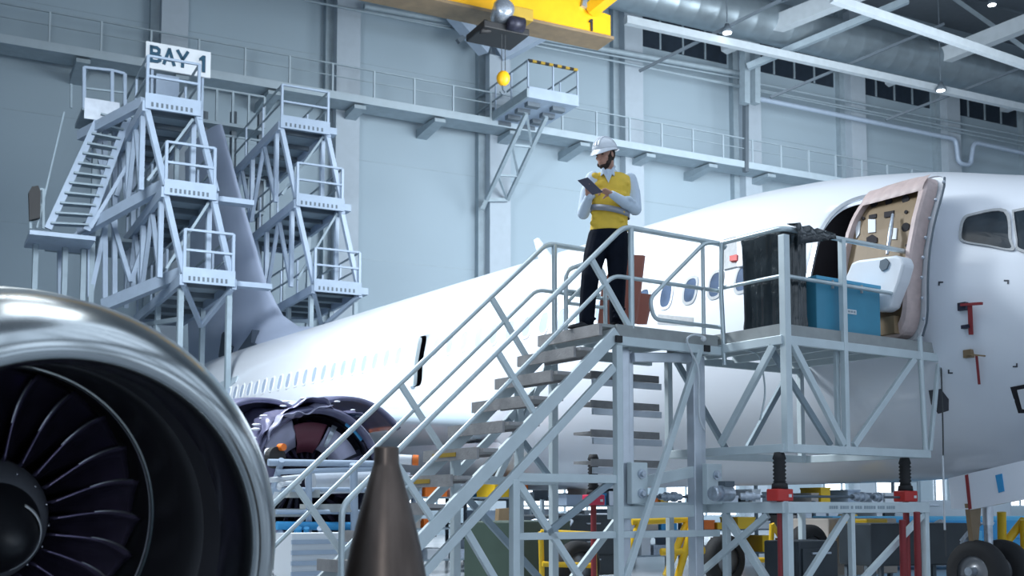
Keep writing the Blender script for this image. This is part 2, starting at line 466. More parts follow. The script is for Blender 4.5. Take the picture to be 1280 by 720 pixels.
# fin with livery
m = MB()
fin = [(27.6, 5.95), (31.0, 6.55), (32.6, 7.9), (36.6, 13.9), (38.6, 14.0), (40.4, 13.8), (39.2, 5.7)]
G = []
N = 14
def fin_edge(z):
    le = [(5.7, 27.0), (5.95, 27.8), (6.3, 30.2), (6.8, 31.4), (7.9, 32.6), (10.9, 34.7), (14, 36.7)]; te = [(5.7, 39.4), (14, 40.4)]
    def it(L):
        for i in range(len(L)-1):
            if z <= L[i+1][0] or i == len(L)-2:
                t = (z-L[i][0])/(L[i+1][0]-L[i][0]); return L[i][1]+t*(L[i+1][1]-L[i][1])
    return it(le), it(te)
for z in [5.7, 5.95, 6.15, 6.3, 6.5, 6.8, 7.3, 7.9, 9, 10, 11, 12, 13, 13.8, 14]:
    a, b = fin_edge(z); ch = b-a; th = .035*ch+.1 if z > 6.8 else .045*ch+.1; ring = []
    for k in range(24):
        q = 2*math.pi*k/24; x = .5*(1+math.cos(q)); y = th*2.2*math.sqrt(x)*(1-x)
        ring.append(A(NAX + (y if q < math.pi else -y), a+ch*x, z))
    G.append(ring)
m.grid(G, closed_u=True); m.smooth = False; m.add(G[-1], [tuple(range(24))]); finob = m.build('tail_fin', 'fin_blue', AC)
for pts in ([(289, 450), (313, 416), (315, 412), (314, 428), (320, 431), (310, 437)],
            [(273, 446), (277, 418), (279, 415), (281, 430), (286, 433), (285, 441), (280, 451)]):
    m = MB(); P = [HN(x, y, NAX-.62) for x, y in pts]; m.prism(P, NH*.5); m.build('tail_marking', 'livery_dark', finob)
m = MB()
for s_ in (-1, 1):
    G = []
    for i in range(6):
        t = i/5; n = NAX + s_*(.9 + 6.2*t); le = 35.2+4.2*t*.8; ch = 4.0-2.4*t; ring = []
        for k in range(20):
            a = 2*math.pi*k/20; x = .5*(1+math.cos(a)); y = .5*ch*.11*math.sqrt(x)*(1-x)*2.6
            ring.append(A(n, le+ch*x, 5.0+.5*t+(y if a < math.pi else -y)))
        G.append(ring)
    mm = MB(); mm.grid(G, closed_u=True); mm.smooth = False; mm.add(G[-1], [tuple(range(20))]); mm.build('tailplane', 'fairing_grey', AC)
mark([(271, 494), (276, 478), (298, 470), (295, 478), (284, 486)], 'fairing_grey', 'tail_livery_patch', .02)

# ---- open forward door (swung out and forward of its opening)
door = MB(); DN = 11.0; dd0, dd1 = 8.02, 9.06; dz0, dz1 = 3.07, 5.06
def dcurve(z, off=0):      # door follows the hull curve
    return DN + (skin_n(9.1, z) - skin_n(9.1, 3.74))*.9 + off
def door_out(e=4.5, k=44, sx=1.0, sz=1.0, dc=0): return sup((dd0+dd1)/2+dc, (dz0+dz1)/2, (dd1-dd0)/2*sx, (dz1-dz0)/2*sz, e, k)
def ring_loft(m, rows):   # rows: list of (outline, offset)
    m.grid([[A(dcurve(z, off), d, z) for d, z in o] for o, off in rows], closed_u=True, smooth=False)
m = MB()
o0 = door_out(sx=1.06, sz=1.03, dc=-.04)
G = []
for i in range(7):
    t = max(.001, i/6); cx, cz = (dd0+dd1)/2, (dz0+dz1)/2
    G.append([A(dcurve(cz+(z-cz)*t, .14), cx+(d-cx)*t, cz+(z-cz)*t) for d, z in o0])
G.append([A(dcurve(z, .11), d, z) for d, z in o0])
m.grid(G, closed_u=True, smooth=False); dskin = m.build('open_door', 'plastic_white', AC)
m = MB()   # bolted edge flange seen forward of the frame
for i in range(8):
    z = dz0+.2+(dz1-dz0-.35)*i/7; MB().ball(A(dcurve(z, .05), dd0-.055, z), .022, 8).build('door_roller', 'motor_silver', dskin)
m = MB(); pts = []
for i in range(15):
    z = dz0+.02+(dz1-dz0-.08)*i/14; e = abs(2*i/14-1)**6*.12; pts.append(A(dcurve(z, .10), dd0-.10+e, z))
m.tube(pts, .014, 6); m.build('door_seal', 'steel_dark', dskin)
m = MB()   # pinkish deep frame all round
oo = door_out(sx=1.0); oi = door_out(sx=.86, sz=.90)
ring_loft(m, [(oo, .12), (oo, -.07), (door_out(sx=.96, sz=.975), -.10), (oi, -.10), (oi, .02)])
dfr = m.build('door_frame', 'door_pink', dskin)
m = MB()   # ribbed upper lining
top = []
for j in range(30):
    t = j/29; d = dd1-.10-(dd1-dd0-.17)*t; rib = .022*abs(math.sin(t*math.pi*6))
    top.append([A(dcurve(z, -.10-rib*math.sin(math.pi*i/6)-.03*math.sin(math.pi*i/6)), d, z) for i, z in enumerate([dz1-.035, dz1-.06, dz1-.10, dz1-.14, dz1-.18, dz1-.22, dz1-.25])])
m.grid(top); m.build('ribbed_lining', 'door_pink', dskin)
m = MB()   # tan inner structure with lightening holes
HOLES = []
inner = door_out(sx=.87, sz=.91)
cx, cz = (dd0+dd1)/2, (dz0+dz1)/2
G = []
for i in range(6):
    t = max(.001, i/5); G.append([A(dcurve(cz+(z-cz)*t, -.005), cx+(d-cx)*t, cz+(z-cz)*t) for d, z in inner])
m.grid(G, closed_u=True, smooth=False); inn = m.build('inner_panel', 'door_tan', dskin)
def on_door(px, py, off=-.02):
    n0 = DN
    for _ in range(6):
        p = HN(px, py, n0); n0 = dcurve(p.z, off)
    return p
for (x, y, r) in ((1079, 257, .045), (1092.5, 255.5, .047), (1111, 252, .047), (1132, 249, .050), (1132.5, 265, .022), (1132, 284, .052), (1079, 273, .022), (1134, 307, .022)):
    m = MB(); p = on_door(x, y); m.lathe(p, NH, [(-.006, .001), (-.006, r), (.01, r)], 20, smooth=False)
    m.build('lightening_hole', 'recess_dark', inn)
for pts in ([(1086, 269), (1095, 267), (1095, 272), (1086, 274)], [(1105, 265), (1117, 263), (1117, 270), (1105, 272)], [(1083, 297), (1090, 293), (1096, 297), (1096, 303), (1083, 305)]):
    m = MB(); P = [on_door(x, y) for x, y in pts]; m.prism(P, NH*.02); m.build('cut_out', 'recess_dark', inn)
for pts in ([(1085, 274), (1094, 274), (1094, 290), (1085, 291)], [(1114, 285), (1121, 285), (1120, 299), (1114, 299)], [(1069, 278), (1075, 276), (1074, 292), (1070, 298)]):
    m = MB(); P = [on_door(x, y) for x, y in pts]; m.prism(P, NH*.02); m.build('window_slot', 'label_white', inn)
m = MB(); m.smooth = True
m.tube([on_door(1116, 268, -.10), on_door(1113, 290, -.14), on_door(1109, 318, -.12)], [.018, .03, .02], 8); m.build('door_hinge_arm', 'motor_silver', dskin)
# slide bustle, lower white box
def bust(px, py, n): return HN(px, py, n)
P = [(1060, 338), (1064, 328), (1072, 325), (1118, 319), (1127, 321), (1130, 330), (1124, 352), (1112, 384), (1104, 389), (1072, 388), (1050, 360)]
m = MB(); m.prism([bust(x, y, 10.72) for x, y in P], NH*.2); bo = m.build('slide_bustle', 'plastic_white', dskin, bevel=.03)
m = MB(); m.prism([bust(x, y, 10.70) for x, y in [(1100, 326), (1107, 323), (1111, 328), (1108, 336), (1102, 339), (1099, 334)]], NH*.03); m.build('bustle_gauge', 'steel_dark', bo)
m = MB(); c = HN(1078, 340, 10.5); m.box(A, 10.85, 11.0, 8.2, 8.9, 3.12, 3.32); m.build('door_sill_fitting', 'door_tan', dskin)

# pitot covers
for (x0, y0, w_, h_, l) in ((1202, 379, 31, 39, 0), (1208, 438, 28, 40, 1)):
    p = skin_pt(*skin_hit(x0+8, y0+3)); t = thing('probe_cover', p, 'red streamer cover on the upper nose probe' if not l else 'thin red streamer cover on the lower nose probe', 'cover')
    m = MB(); a = skin_pt(*skin_hit(x0+2, y0+3), .06); b = skin_pt(*skin_hit(x0+w_, y0+2+l*2), .12)
    m.bar(a, b, .03, .03 if not l else .018); m.build('cover_sleeve', 'dark_red' if not l else 'door_tan', t)
    m = MB(); m.box(lambda a_, b_, z_: skin_pt(*skin_hit(x0+3+l, y0+5))+NH*a_+DH*b_+ZH*z_, -.05, .02, -.05, .05, -.04, .05); m.build('probe_base', 'engine_dark' if not l else 'door_tan', t)
    m = MB(); a = skin_pt(*skin_hit(x0+14+l*2, y0+4), .08); b = skin_pt(*skin_hit(x0+14+l*4, y0+h_), .05)
    m.bar(a, b, .055 if not l else .028, .01); m.build('streamer', 'dark_red', t)
    if not l:
        m = MB(); p2 = skin_pt(*skin_hit(1208, 409)); m.box(lambda a_, b_, z_: p2+NH*a_+DH*b_+ZH*z_, -.06, .01, -.07, .03, -.02, .02); m.build('second_probe', 'engine_dark', t)
# nose gear and doors
gp = AT(1237, 712, 13.6); gn, gd, _ = nd(gp)
m = MB(); m.tube([A(gn, gd, 1.5), A(gn, gd, .95)], .06, 14); m.build('gear_strut', 'alu', AC)
m = MB(); m.tube([A(gn, gd, 1.0), A(gn, gd, .44)], .05, 14); m.tube([A(gn-.42, gd, .42), A(gn+.42, gd, .42)], .05, 12); m.build('gear_piston', 'motor_silver', AC)
m = MB(); m.bar(A(gn, gd+.12, .98), A(gn, gd+.34, .75), .09, .05); m.bar(A(gn, gd+.34, .75), A(gn, gd+.05, .5), .09, .05); m.build('torque_link', 'motor_silver', AC)
m = MB(); m.prism([A(gn-.36, gd, 1.2), A(gn-.12, gd, 1.2), A(gn-.22, gd, .62), A(gn-.28, gd, .62)], DH*.06); m.build('side_brace', 'door_tan', AC)
m = MB(); m.tube(bez([A(gn-.14, gd, 1.4), A(gn-.2, gd+.1, 1.2), A(gn-.16, gd+.05, .8), A(gn-.1, gd, .5)]), .014, 6); m.build('brake_hose', 'black_rubber', AC)
for s_ in (-1, 1):
    c = A(gn+s_*.24, gd, .40)
    m = MB(); prof = [(-.10, .20), (-.115, .26), (-.10, .34), (-.06, .372), (0, .38), (.06, .372), (.10, .34), (.115, .26), (.10, .20)]
    m.lathe(c, NH, prof, 48); ty = m.build('nose_wheel', 'tyre', AC)
    m = MB(); m.lathe(c, NH, [(-.06, .001), (-.075, .05), (-.055, .07), (-.035, .16), (-.09, .205), (.09, .205), (.035, .16), (.055, .07), (.075, .05), (.06, .001)], 32); m.build('wheel_hub', 'hub_grey', ty)
# gear door (large white panel hanging below the nose)
n_ = skin_n(gd, 1.75)
P = [(1185, 598), (1232, 587), (1290, 573), (1330, 565), (1330, 612), (1290, 622), (1213, 637), (1189, 636)]
gdn = 11.95
m = MB(); m.prism([HN(x, y, gdn) for x, y in P], NH*.05); gdr = m.build('gear_door', 'fuselage_white', AC)
m = MB(); m.prism([HN(x, y, gdn-.012) for x, y in [(1206, 594), (1209.5, 593), (1214, 636), (1210.5, 637)]], NH*.02); m.build('door_stripe', 'dark_red', gdr)
m = MB(); m.prism([HN(x, y, gdn-.012) for x, y in [(1244, 594), (1252, 592), (1255, 614), (1248, 616)]], NH*.02); m.build('door_placard', 'blue_paint', gdr)
m = MB(); m.prism([HN(x, y, gdn+.9) for x, y in P], NH*.05); m.build('gear_door', 'fuselage_white', AC)

# ---- wing engine with raised cowls
E0 = AT(390, 597, 17.0); en, ed, ez = nd(E0)
EG = thing('wing_engine', A(en, ed, .3), 'dark indigo wing engine with its cowls raised open behind the staircase', 'engine')
def EA(r, a, t): return A(en + r*math.cos(a), ed + t, ez + r*math.sin(a))
m = MB(); m.lathe(E0-DH*.2, DH, [(.0, .93), (-.10, .97), (-.12, 1.0), (-.05, 1.04), (.15, 1.06), (.55, 1.06), (.55, 1.0), (.1, .95)], 64, ref=NH); m.build('inlet_ring', 'cowl_indigo', EG)
m = MB(); m.lathe(E0, DH, [(.05, .93), (.3, .9), (.8, .9), (.8, .8)], 64, ref=NH); m.build('inlet_barrel', 'engine_dark', EG)
m = MB(); m.lathe(E0, DH, [(.55, .96), (.8, 1.0), (1.0, .98), (1.05, 1.02), (1.1, .98), (1.5, .92), (1.52, .65), (2.4, .6), (3.2, .5), (3.4, .4)], 48, ref=NH); m.build('engine_core', 'engine_dark', EG)
m = MB(); m.lathe(E0, DH, [(-.15, .001), (0, .1), (.25, .25), (.3, .27)], 32, ref=NH); m.build('engine_spinner', 'engine_dark', EG)
m = MB()
for k in range(24):
    a = 2*math.pi*k/24; p = [EA(.27, a, .3), EA(.27, a+.08, .5), EA(.89, a+.28, .5), EA(.89, a+.10, .3)]; m.prism(p, DH*.01)
m.build('fan', 'fan_metal', EG, )
rs = random.Random(3)
for i in range(7):
    a = math.radians(rs.uniform(20, 160)); m = MB(); t0 = rs.uniform(.6, 1.0)
    m.tube(bez([EA(1.03, a+.25*j, t0+rs.uniform(-.1, .3)*j) for j in range(5)]), rs.choice((.02, .03, .045)), 8); m.build('engine_pipe', rs.choice(('motor_silver', 'cowl_pale', 'engine_dark')), EG)
for i in range(9):
    a = math.radians(rs.uniform(10, 175)); m = MB(); c = EA(1.06, a, rs.uniform(.7, 1.5)); m.ball(c, rs.uniform(.07, .16), 10, (1, 1.6, .8)); m.build('engine_accessory', rs.choice(('engine_dark', 'cowl_pale', 'engine_red', 'motor_silver')), EG)
def cowl(side, lift, a0, a1, t0, t1, name):
    m = MB(); hinge = EA(1.0, math.radians(90), 0); hn, _, hz = nd(hinge); G = []
    for i in range(17):
        a = math.radians(a0 + (a1-a0)*i/16); row = []
        for j in range(9):
            t = t0 + (t1-t0)*j/8; r = 1.13 + .05*math.sin(math.pi*j/8) - .12*max(0, (j-6)/2)
            x, z = r*math.cos(a), r*math.sin(a)-1.12; x *= side
            L = math.radians(lift)*side; xr = x*math.cos(L)-z*math.sin(L); zr = x*math.sin(L)+z*math.cos(L)
            row.append(A(en+xr, ed+t, ez+.97+zr))
        G.append(row)
    m.grid(G); return m.build(name, 'cowl_indigo', EG, solid=.07)
cowl(1, 42, 84, -5, .3, 1.7, 'fan_cowl'); cowl(-1, 34, 84, -12, .3, 1.7, 'fan_cowl')
cowl(1, 16, 84, 5, 1.75, 3.4, 'reverser_cowl'); cowl(-1, 24, 84, -20, 1.75, 3.4, 'reverser_cowl')
m = MB(); m.box(A, en-.18, en+.18, ed+1.0, ed+5.4, ez+.9, 2.75); m.build('pylon', 'fairing_grey', EG)
def arcp(a0, a1, prof, k_, name='duct_segment', solid=.02):
    m = MB(); m.lathe(E0, DH, prof, 20, ref=NH, a0=-math.radians(a1), a1=-math.radians(a0)); return m.build(name, k_, EG, solid=solid)
arcp(28, 72, [(-.02, .80), (.05, .62), (.2, .46)], 'cowl_pale'); arcp(74, 112, [(.0, .82), (.1, .55), (.25, .4)], 'engine_red'); arcp(112, 150, [(.0, .90), (.05, .70), (.2, .5)], 'cowl_pale')
arcp(150, 200, [(.0, .9), (.1, .6), (.25, .4)], 'cowl_indigo'); arcp(0, 30, [(.02, .9), (.1, .7), (.3, .4)], 'engine_dark'); arcp(64, 70, [(-.05, .84), (.0, .5)], 'motor_silver', 'rib'); arcp(20, 24, [(-.02, .9), (.1, .5)], 'cowl_indigo', 'rib')
arcp(38, 60, [(-.16, .90), (-.14, 1.0), (-.1, 1.06), (.1, 1.09)], 'blue_paint', 'protective_film', .01)
# draped plastic sheet over the open case
for nm, a0, a1, t0, t1, r0, mt in (('draped_sheet', 52, 176, -.32, 1.9, 1.10, 'cowl_indigo'), ('draped_sheet', 20, 75, .15, 1.3, 1.08, 'cowl_indigo'), ('draped_sheet', 85, 150, -.42, .2, 1.02, 'cowl_pale')):
    m = MB(); G = []; rs = random.Random(int(a0)); ph = [rs.uniform(0, 6) for _ in range(6)]
    for i in range(30):
        a = math.radians(a0+(a1-a0)*i/29); row = []
        for j in range(16):
            t = t0+(t1-t0)*j/15; r = r0 + .05*math.sin(a*9+ph[0]+t*3) + .035*math.sin(t*8+ph[1]-a*5) + .02*math.sin(a*23+ph[2]) + .03*math.sin(t*17+a*11+ph[3])
            row.append(EA(r, a, t + .08*math.sin(a*7+ph[4])))
        G.append(row)
    m.grid(G); m.build(nm, mt, EG, solid=.01)
rs = random.Random(9)
for i in range(14):
    a = math.radians(rs.uniform(40, 170)); c = EA(1.17, a, rs.uniform(-.3, .3)); m = MB(); m.ball(c, rs.uniform(.018, .04), 8, (2, 1, .6)); m.build('white_fleck', 'label_white', EG)  # small white flecks scattered over the draped sheet
for px_, py_, k_, r_ in ((352, 559, 'orange_mark', .05), (344, 572, 'black_rubber', .15), (338, 566, 'label_white', .07)):
    m = MB(); c = AT(px_, py_, 15.9); m.lathe(c, NH*.3-DH, [(-.05, .001), (-.05, r_), (.05, r_), (.05, .001)], 18, smooth=False); m.build('coupling', k_, EG)
# ================================================================== BOARDING STAIR, DOOR PLATFORM, LIFT BASE
ZD = 3.02; D0, D1 = 9.05, 10.12; RISE, RUN = .262, .288; SL = RISE/RUN
NT = 7.46
def ln(parent, name, m_, p, q, w=.07, h=None): return MB().bar(p, q, w, h).build(name, m_, parent, bevel=.006)
ST = thing('boarding_staircase', A(6.4, 9.6, 0), 'galvanised mobile staircase climbing right to the landing where the man stands', 'staircase')
# treads
for k in range(1, 12):
    z = ZD - RISE*k; n0 = NT - RUN*k
    m = MB(); m.box(A, n0-.16, n0+.20, D0-.02, D1-.02, z-.035, z)
    m.box(A, n0-.19, n0-.16, D0+.05, D1-.02, z-.10, z+.012); m.box(A, n0+.17, n0+.2, D0+.05, D1-.02, z-.06, z-.01)
    t_ = m.build('tread', 'tread_grey', ST)
    if k in (5, 6):
        MB().box(A, n0-.196, n0-.188, D0+.42, D0+.86, z-.065, z-.025).build('warning_strip', 'yellow_strip', t_)
    if k in (1, 2, 3):
        m = MB()
        for j in range(16): m.box(A, n0-.13, n0-.02, D0+.30+.035*j, D0+.318+.035*j, z-.0365, z-.034)
        m.build('grip_slot', 'label_white', t_)['kind'] = 'stuff'
def sp_(n, d, off): return A(n, d, ZD + (n-NT)*SL + off)
nb = 4.42
for d_, nm in ((D0-.02, 'stringer'), (D1+.02, 'stringer')):
    ln(ST, 'stringer', 'frame_paint', sp_(NT+.02, d_, -.10), sp_(nb, d_, -.10), .05, .13)
    ln(ST, 'stringer', 'frame_paint', sp_(NT-.02, d_, -.42), sp_(nb+.2, d_, -.42), .05, .085)
# handrails
def rail(parent, name, pts, r=.026, rr=.10): return MB().tube(rnd(pts, rr), r, 10).build(name, 'rail_steel', parent)
NR = 7.60
def top(n, d): return A(n, d, 4.06 + (n-NR)*SL)
def midr(n, d): return A(n, d, 3.53 + (n-7.46)*SL)
rail(ST, 'top_rail', [top(4.42, D0)-ZH*1.2, top(4.42, D0), A(NR, D0, 4.06), A(8.98, D0, 4.06), A(9.05, D0-.02, 4.02)], .028)
rail(ST, 'mid_rail', [midr(4.42, D0), A(7.46, D0, 3.53), A(8.98, D0, 3.53)], .022)
rail(ST, 'top_rail', [top(3.9, D1)+ZH*(.2*SL-.4), top(3.9, D1)+ZH*.2*SL, A(NR-.2, D1, 4.06), A(8.3, D1, 4.06), A(8.35, D1, 3.2)], .028)
rail(ST, 'mid_rail', [midr(3.9, D1)+ZH*.2*SL, A(7.26, D1, 3.53), A(8.3, D1, 3.53)], .022)
for d_, ns in ((D0, (7.17, 6.03, 4.9)), (D1, (6.66, 5.57, 4.45))):
    for n in ns:
        b_ = top(n, d_) + (ZH*.2*SL if d_ == D1 else ZH*0); ln(ST, 'rail_strut', 'frame_paint', b_, b_+NH*.50-ZH*.66, .045, .06)
MB().tube([A(7.70, D0, 4.06), A(7.70, D0, ZD-.02)], .032, 10).build('rail_post', 'rail_steel', ST)
MB().tube([A(7.50, D1, 4.06), A(7.50, D1, ZD-.1)], .032, 10).build('rail_post', 'rail_steel', ST)
MB().tube([A(8.72, D0, 4.04), A(8.72, D0, ZD-.1)], .022, 10).build('rail_post', 'rail_steel', ST)
rail(ST, 'folding_gate', [A(8.95, D0-.02, 4.06), A(8.72, D0-.03, 4.03), A(7.92, D0-.03, 3.33), A(7.98, D0-.03, 3.12), A(8.95, D0-.03, 3.12)], .022, .09)
# landing
m = MB(); m.box(A, NT-.15, 8.96, D0, D1, ZD-.03, ZD); m.build('landing_deck', 'deck_grey', ST)
m = MB(); m.box(A, NT+.02, 8.90, D0-.03, D0, ZD-.13, ZD+.005); m.build('toe_board', 'deck_grey', ST)
m = MB(); m.box(A, NT, 8.92, D0-.06, D0, ZD-.21, ZD-.12); m.build('landing_beam', 'frame_paint', ST)
m = MB(); m.box(A, NT, 8.92, D1, D1+.06, ZD-.21, ZD-.1); m.build('landing_beam', 'frame_paint', ST)
for n in (7.46, 7.9, 8.4): MB().box(A, n, n+.06, D0, D1, ZD-.14, ZD-.035).build('joist', 'frame_paint', ST)
MB().box(A, NT-.19, NT-.15, D0, D1, ZD-.12, ZD).build('landing_nosing', 'tread_grey', ST)
for n in (NT+.01, 8.70): MB().box(A, n-.04, n+.04, D0-.08, D0-.055, ZD-.19, ZD-.12).build('end_cap', 'black_cap', ST)
# legs
MB().box(A, NT-.01, NT+.07, D0-.06, D0+.02, 0.09, ZD-.21).build('leg', 'frame_paint', ST, bevel=.008)
MB().box(A, NT-.01, NT+.07, D1-.02, D1+.05, 0.09, ZD-.21).build('leg', 'frame_paint', ST)
MB().box(A, 6.18, 6.26, D0-.05, D0+.03, 0.09, 1.42).build('leg', 'frame_paint', ST, bevel=.008)
MB().box(A, 6.18, 6.26, D1-.05, D1+.03, 0.09, 1.75).build('leg', 'frame_paint', ST)
MB().box(A, 6.98, 7.05, D1-.05, D1+.03, 0.09, 2.5).build('leg', 'frame_paint', ST)
ln(ST, 'cross_beam', 'frame_paint', A(6.2, D0-.01, 1.44), A(7.5, D0-.01, 1.44), .06, .085)
ln(ST, 'cross_beam', 'frame_paint', A(6.2, D1, 1.44), A(7.5, D1, 1.44), .06, .085)
ln(ST, 'cross_beam', 'frame_paint', A(6.2, D0, .88), A(8.9, D0, .88), .05, .07)
ln(ST, 'brace', 'frame_paint', A(6.26, D0, 1.40), A(7.3, D0, .1), .05, .07)
ln(ST, 'brace', 'frame_paint', A(5.66, D0, .98), A(6.2, D0, .2), .05, .07)
ln(ST, 'brace', 'frame_paint', A(8.62, D0-.04, 2.84), A(7.50, D0-.06, .35), .05, .07)
ln(ST, 'brace', 'steel_blue', A(7.42, D0, 1.42), A(6.6, D0, .9), .05, .07)
ln(ST, 'brace', 'frame_paint', A(7.42, D1, 2.72), A(6.75, D1, 1.46), .05, .07)
ln(ST, 'brace', 'steel_blue', A(6.85, D1, 2.1), A(7.46, D1, 1.45), .05, .06)
ln(ST, 'brace', 'steel_blue', A(6.26, D1, 1.35), A(7.5, D1, .2), .05, .07)
ln(ST, 'brace', 'frame_paint', A(7.55, D1, .2), A(8.7, D1, 1.35), .05, .08)
for n, d_ in ((NT+.03, D0-.02), (NT+.03, D1+.01), (6.22, D0), (6.22, D1), (nb+.1, D0), (nb+.1, D1)):
    m = MB(); m.lathe(A(n, d_, .075), DH, [(-.03, .001), (-.03, .06), (-.02, .075), (.02, .075), (.03, .06), (.03, .001)], 20); m.build('castor', 'black_rubber', ST)
# telescopic mast columns of the landing
for n, d_ in ((7.74, D0+.12), (8.70, D0+.05)):
    m = MB(); m.box(A, n-.09, n+.03, d_, d_+.12, .05, ZD-.2); m.box(A, n+.035, n+.10, d_+.02, d_+.10, 1.2, ZD-.22)
    m.build('mast_column', 'alu', ST, bevel=.01)
for n, d_ in ((7.80, D0+.08), (8.74, D0-.05)):
    m = MB(); m.box(A, n-.10, n+.12, d_-.06, d_+.02, 1.19, 1.62); cb = m.build('clamp_plate', 'frame_paint', ST, bevel=.01)
    for z in (1.30, 1.50):
        m = MB(); m.lathe(A(n+.03, d_-.06, z), -DH, [(0, .001), (0, .05), (.02, .05), (.02, .03), (.05, .028), (.05, .001)], 16, smooth=False); m.build('clamp_bolt', 'motor_silver', cb)
# internal ladder frames seen behind the landing legs
for i, z in enumerate((2.62, 2.30, 1.98, 1.66)):
    m = MB(); m.box(A, 7.74, 8.72, D1-.32, D1-.02, z-.03, z); m.box(A, 7.74, 8.72, D1-.34, D1-.32, z-.06, z+.02); m.build('rear_shelf', 'tread_grey', ST)
    m = MB(); m.box(A, 7.74, 8.72, D1-.38, D1-.345, z-.14, z-.07); m.build('rear_rung', 'alu', ST)
ln(ST, 'cross_beam', 'alu', A(7.8, D0+.1, 2.72), A(8.68, D0+.1, 2.78), .06, .10)
ln(ST, 'cross_beam', 'frame_paint', A(7.8, D0+.1, 1.40), A(8.68, D0+.1, 1.55), .06, .12)
ln(ST, 'cross_beam', 'frame_paint', A(7.46, D0+.1, 1.10), A(8.72, D0+.1, 1.12), .06, .13)
# white cable loop
MB().tube(bez([A(8.62, D0-.1, 2.98), A(8.48, D0-.1, 2.99), A(8.38, D0-.1, 2.93), A(8.44, D0-.1, 2.80), A(8.54, D0-.1, 2.62), A(8.54, D0-.1, 2.3), A(8.55, D0-.1, 2.1), A(8.62, D0-.1, 1.98)]), .012, 6).build('loop_cable', 'cable_white', ST)
MB().ball(A(8.62, D0-.1, 2.96), .032, 8).build('cable_clip', 'label_white', ST)

# ------------- door platform
E0_, E1_ = 8.16, 9.90; NA, NB = 8.97, 11.18
DP = thing('door_platform', A(10, 9, 1.75), 'galvanised railed platform with tarp and boxes raised to the open aircraft door', 'platform')
m = MB(); m.box(A, NA, 11.62, E0_, E1_, ZD-.03, ZD); m.build('platform_deck', 'deck_grey', DP)
m = MB(); m.box(A, NA-.01, 11.62, E0_-.02, E0_, ZD-.09, ZD+.03); m.build('toe_board', 'deck_grey', DP)
m = MB(); m.box(A, NA-.02, NA, E0_, E1_, ZD-.09, ZD+.03); m.build('toe_board', 'deck_grey', DP)
ln(DP, 'edge_beam', 'frame_paint', A(NA-.02, E0_-.03, ZD-.14), A(11.66, E0_-.03, ZD-.14), .05, .095)
ln(DP, 'edge_beam', 'frame_paint', A(NA-.02, E0_-.03, ZD-.14), A(NA-.02, E1_, ZD-.14), .05, .095)
ln(DP, 'edge_beam', 'frame_paint', A(NA-.02, E1_, ZD-.14), A(11.5, E1_, ZD-.14), .05, .095)
for n in (9.5, 10.0, 10.5, 11.0, 11.5): MB().box(A, n, n+.05, E0_, E1_, ZD-.13, ZD-.035).build('joist', 'frame_paint', DP)
for (n, d_, z1, w_) in ((NA+.02, E0_-.03, 3.98, .085), (9.90, E0_-.03, 4.05, .065), (NA, E1_, 2.9, .07), (NB+.02, E1_, 2.9, .07)):
    MB().box(A, n-w_/2, n+w_/2, d_-w_/2, d_+w_/2, 1.72, z1).build('post', 'frame_paint', DP, bevel=.006)
MB().box(A, 9.84, 9.89, E0_+.03, E0_+.07, 1.8, 2.9).build('post', 'frame_paint', DP)
rail(DP, 'top_rail', [A(NA, E1_-.9, 4.06), A(NA, E0_-.03, 4.05), A(NB-.02, E0_-.03, 4.06), A(NB+.03, E0_-.03, ZD)], .028, .12)
rail(DP, 'mid_rail', [A(NA, D0, 3.56), A(NA, E0_-.03, 3.55), A(NB, E0_-.03, 3.55)], .022, .02)
MB().tube([A(NB+.02, E0_-.03, 3.2), A(NB+.08, E0_-.03, 1.78)], .032, 8).build('post', 'frame_paint', DP)
rail(DP, 'corner_tube', [A(NA-.02, D0-.06, 4.06), A(NA-.04, D0-.06, 3.5), A(NA-.02, D0-.08, 2.7)], .026, .05)
ZB = 1.76
ln(DP, 'bottom_beam', 'frame_paint', A(NA-.02, E0_-.03, ZB), A(NB+.14, E0_-.03, ZB), .06, .09)
ln(DP, 'bottom_beam', 'frame_paint', A(NA-.02, E0_-.03, ZB), A(NA-.02, E1_, ZB), .06, .09)
ln(DP, 'bottom_beam', 'frame_paint', A(NA-.02, E1_, ZB), A(NB+.1, E1_, ZB), .06, .09)
ln(DP, 'bottom_beam', 'frame_paint', A(NB+.1, E0_-.03, ZB), A(NB+.1, E1_, ZB), .06, .09)
ln(DP, 'brace', 'frame_paint', A(9.08, E0_-.03, 2.86), A(9.86, E0_-.03, 1.82), .05, .075)
ln(DP, 'brace', 'frame_paint', A(11.1, E0_-.03, 2.84), A(10.02, E0_-.03, 1.82), .05, .07)
ln(DP, 'brace', 'steel_blue', A(9.1, E1_, 2.85), A(9.9, E1_, 1.82), .05, .07)
ln(DP, 'brace', 'steel_blue', A(11.0, E1_, 2.85), A(10.2, E1_, 1.82), .05, .07)
ln(DP, 'brace', 'frame_paint', A(NA-.02, E0_+.1, 2.84), A(NA-.02, D0-.0, 1.84), .05, .075)
ln(DP, 'brace', 'frame_paint', A(11.55, E0_-.03, 2.84), A(NB+.16, E0_-.03, 1.80), .04, .05)
ln(DP, 'brace', 'steel_blue', A(9.12, E0_+.3, 2.84), A(9.8, E0_+.1, 1.82), .05, .06)
m = MB(); m.tube([A(11.56, E0_-.03, ZD-.15), A(11.78, E0_-.0, ZD-.14)], .045, 10); m.build('bumper', 'plastic_white', DP)
m = MB(); m.box(A, 11.6, 11.68, E0_-.04, E1_-.5, ZD-.10, ZD+.02); m.build('bumper', 'black_rubber', DP)
rail(DP, 'loop_cable', [A(NA+.02, D0-.25, 2.86), A(NA+.3, D0-.3, 2.84), A(NA+.38, D0-.3, 2.4), A(NA+.28, D0-.3, 2.1)], .010, .15)
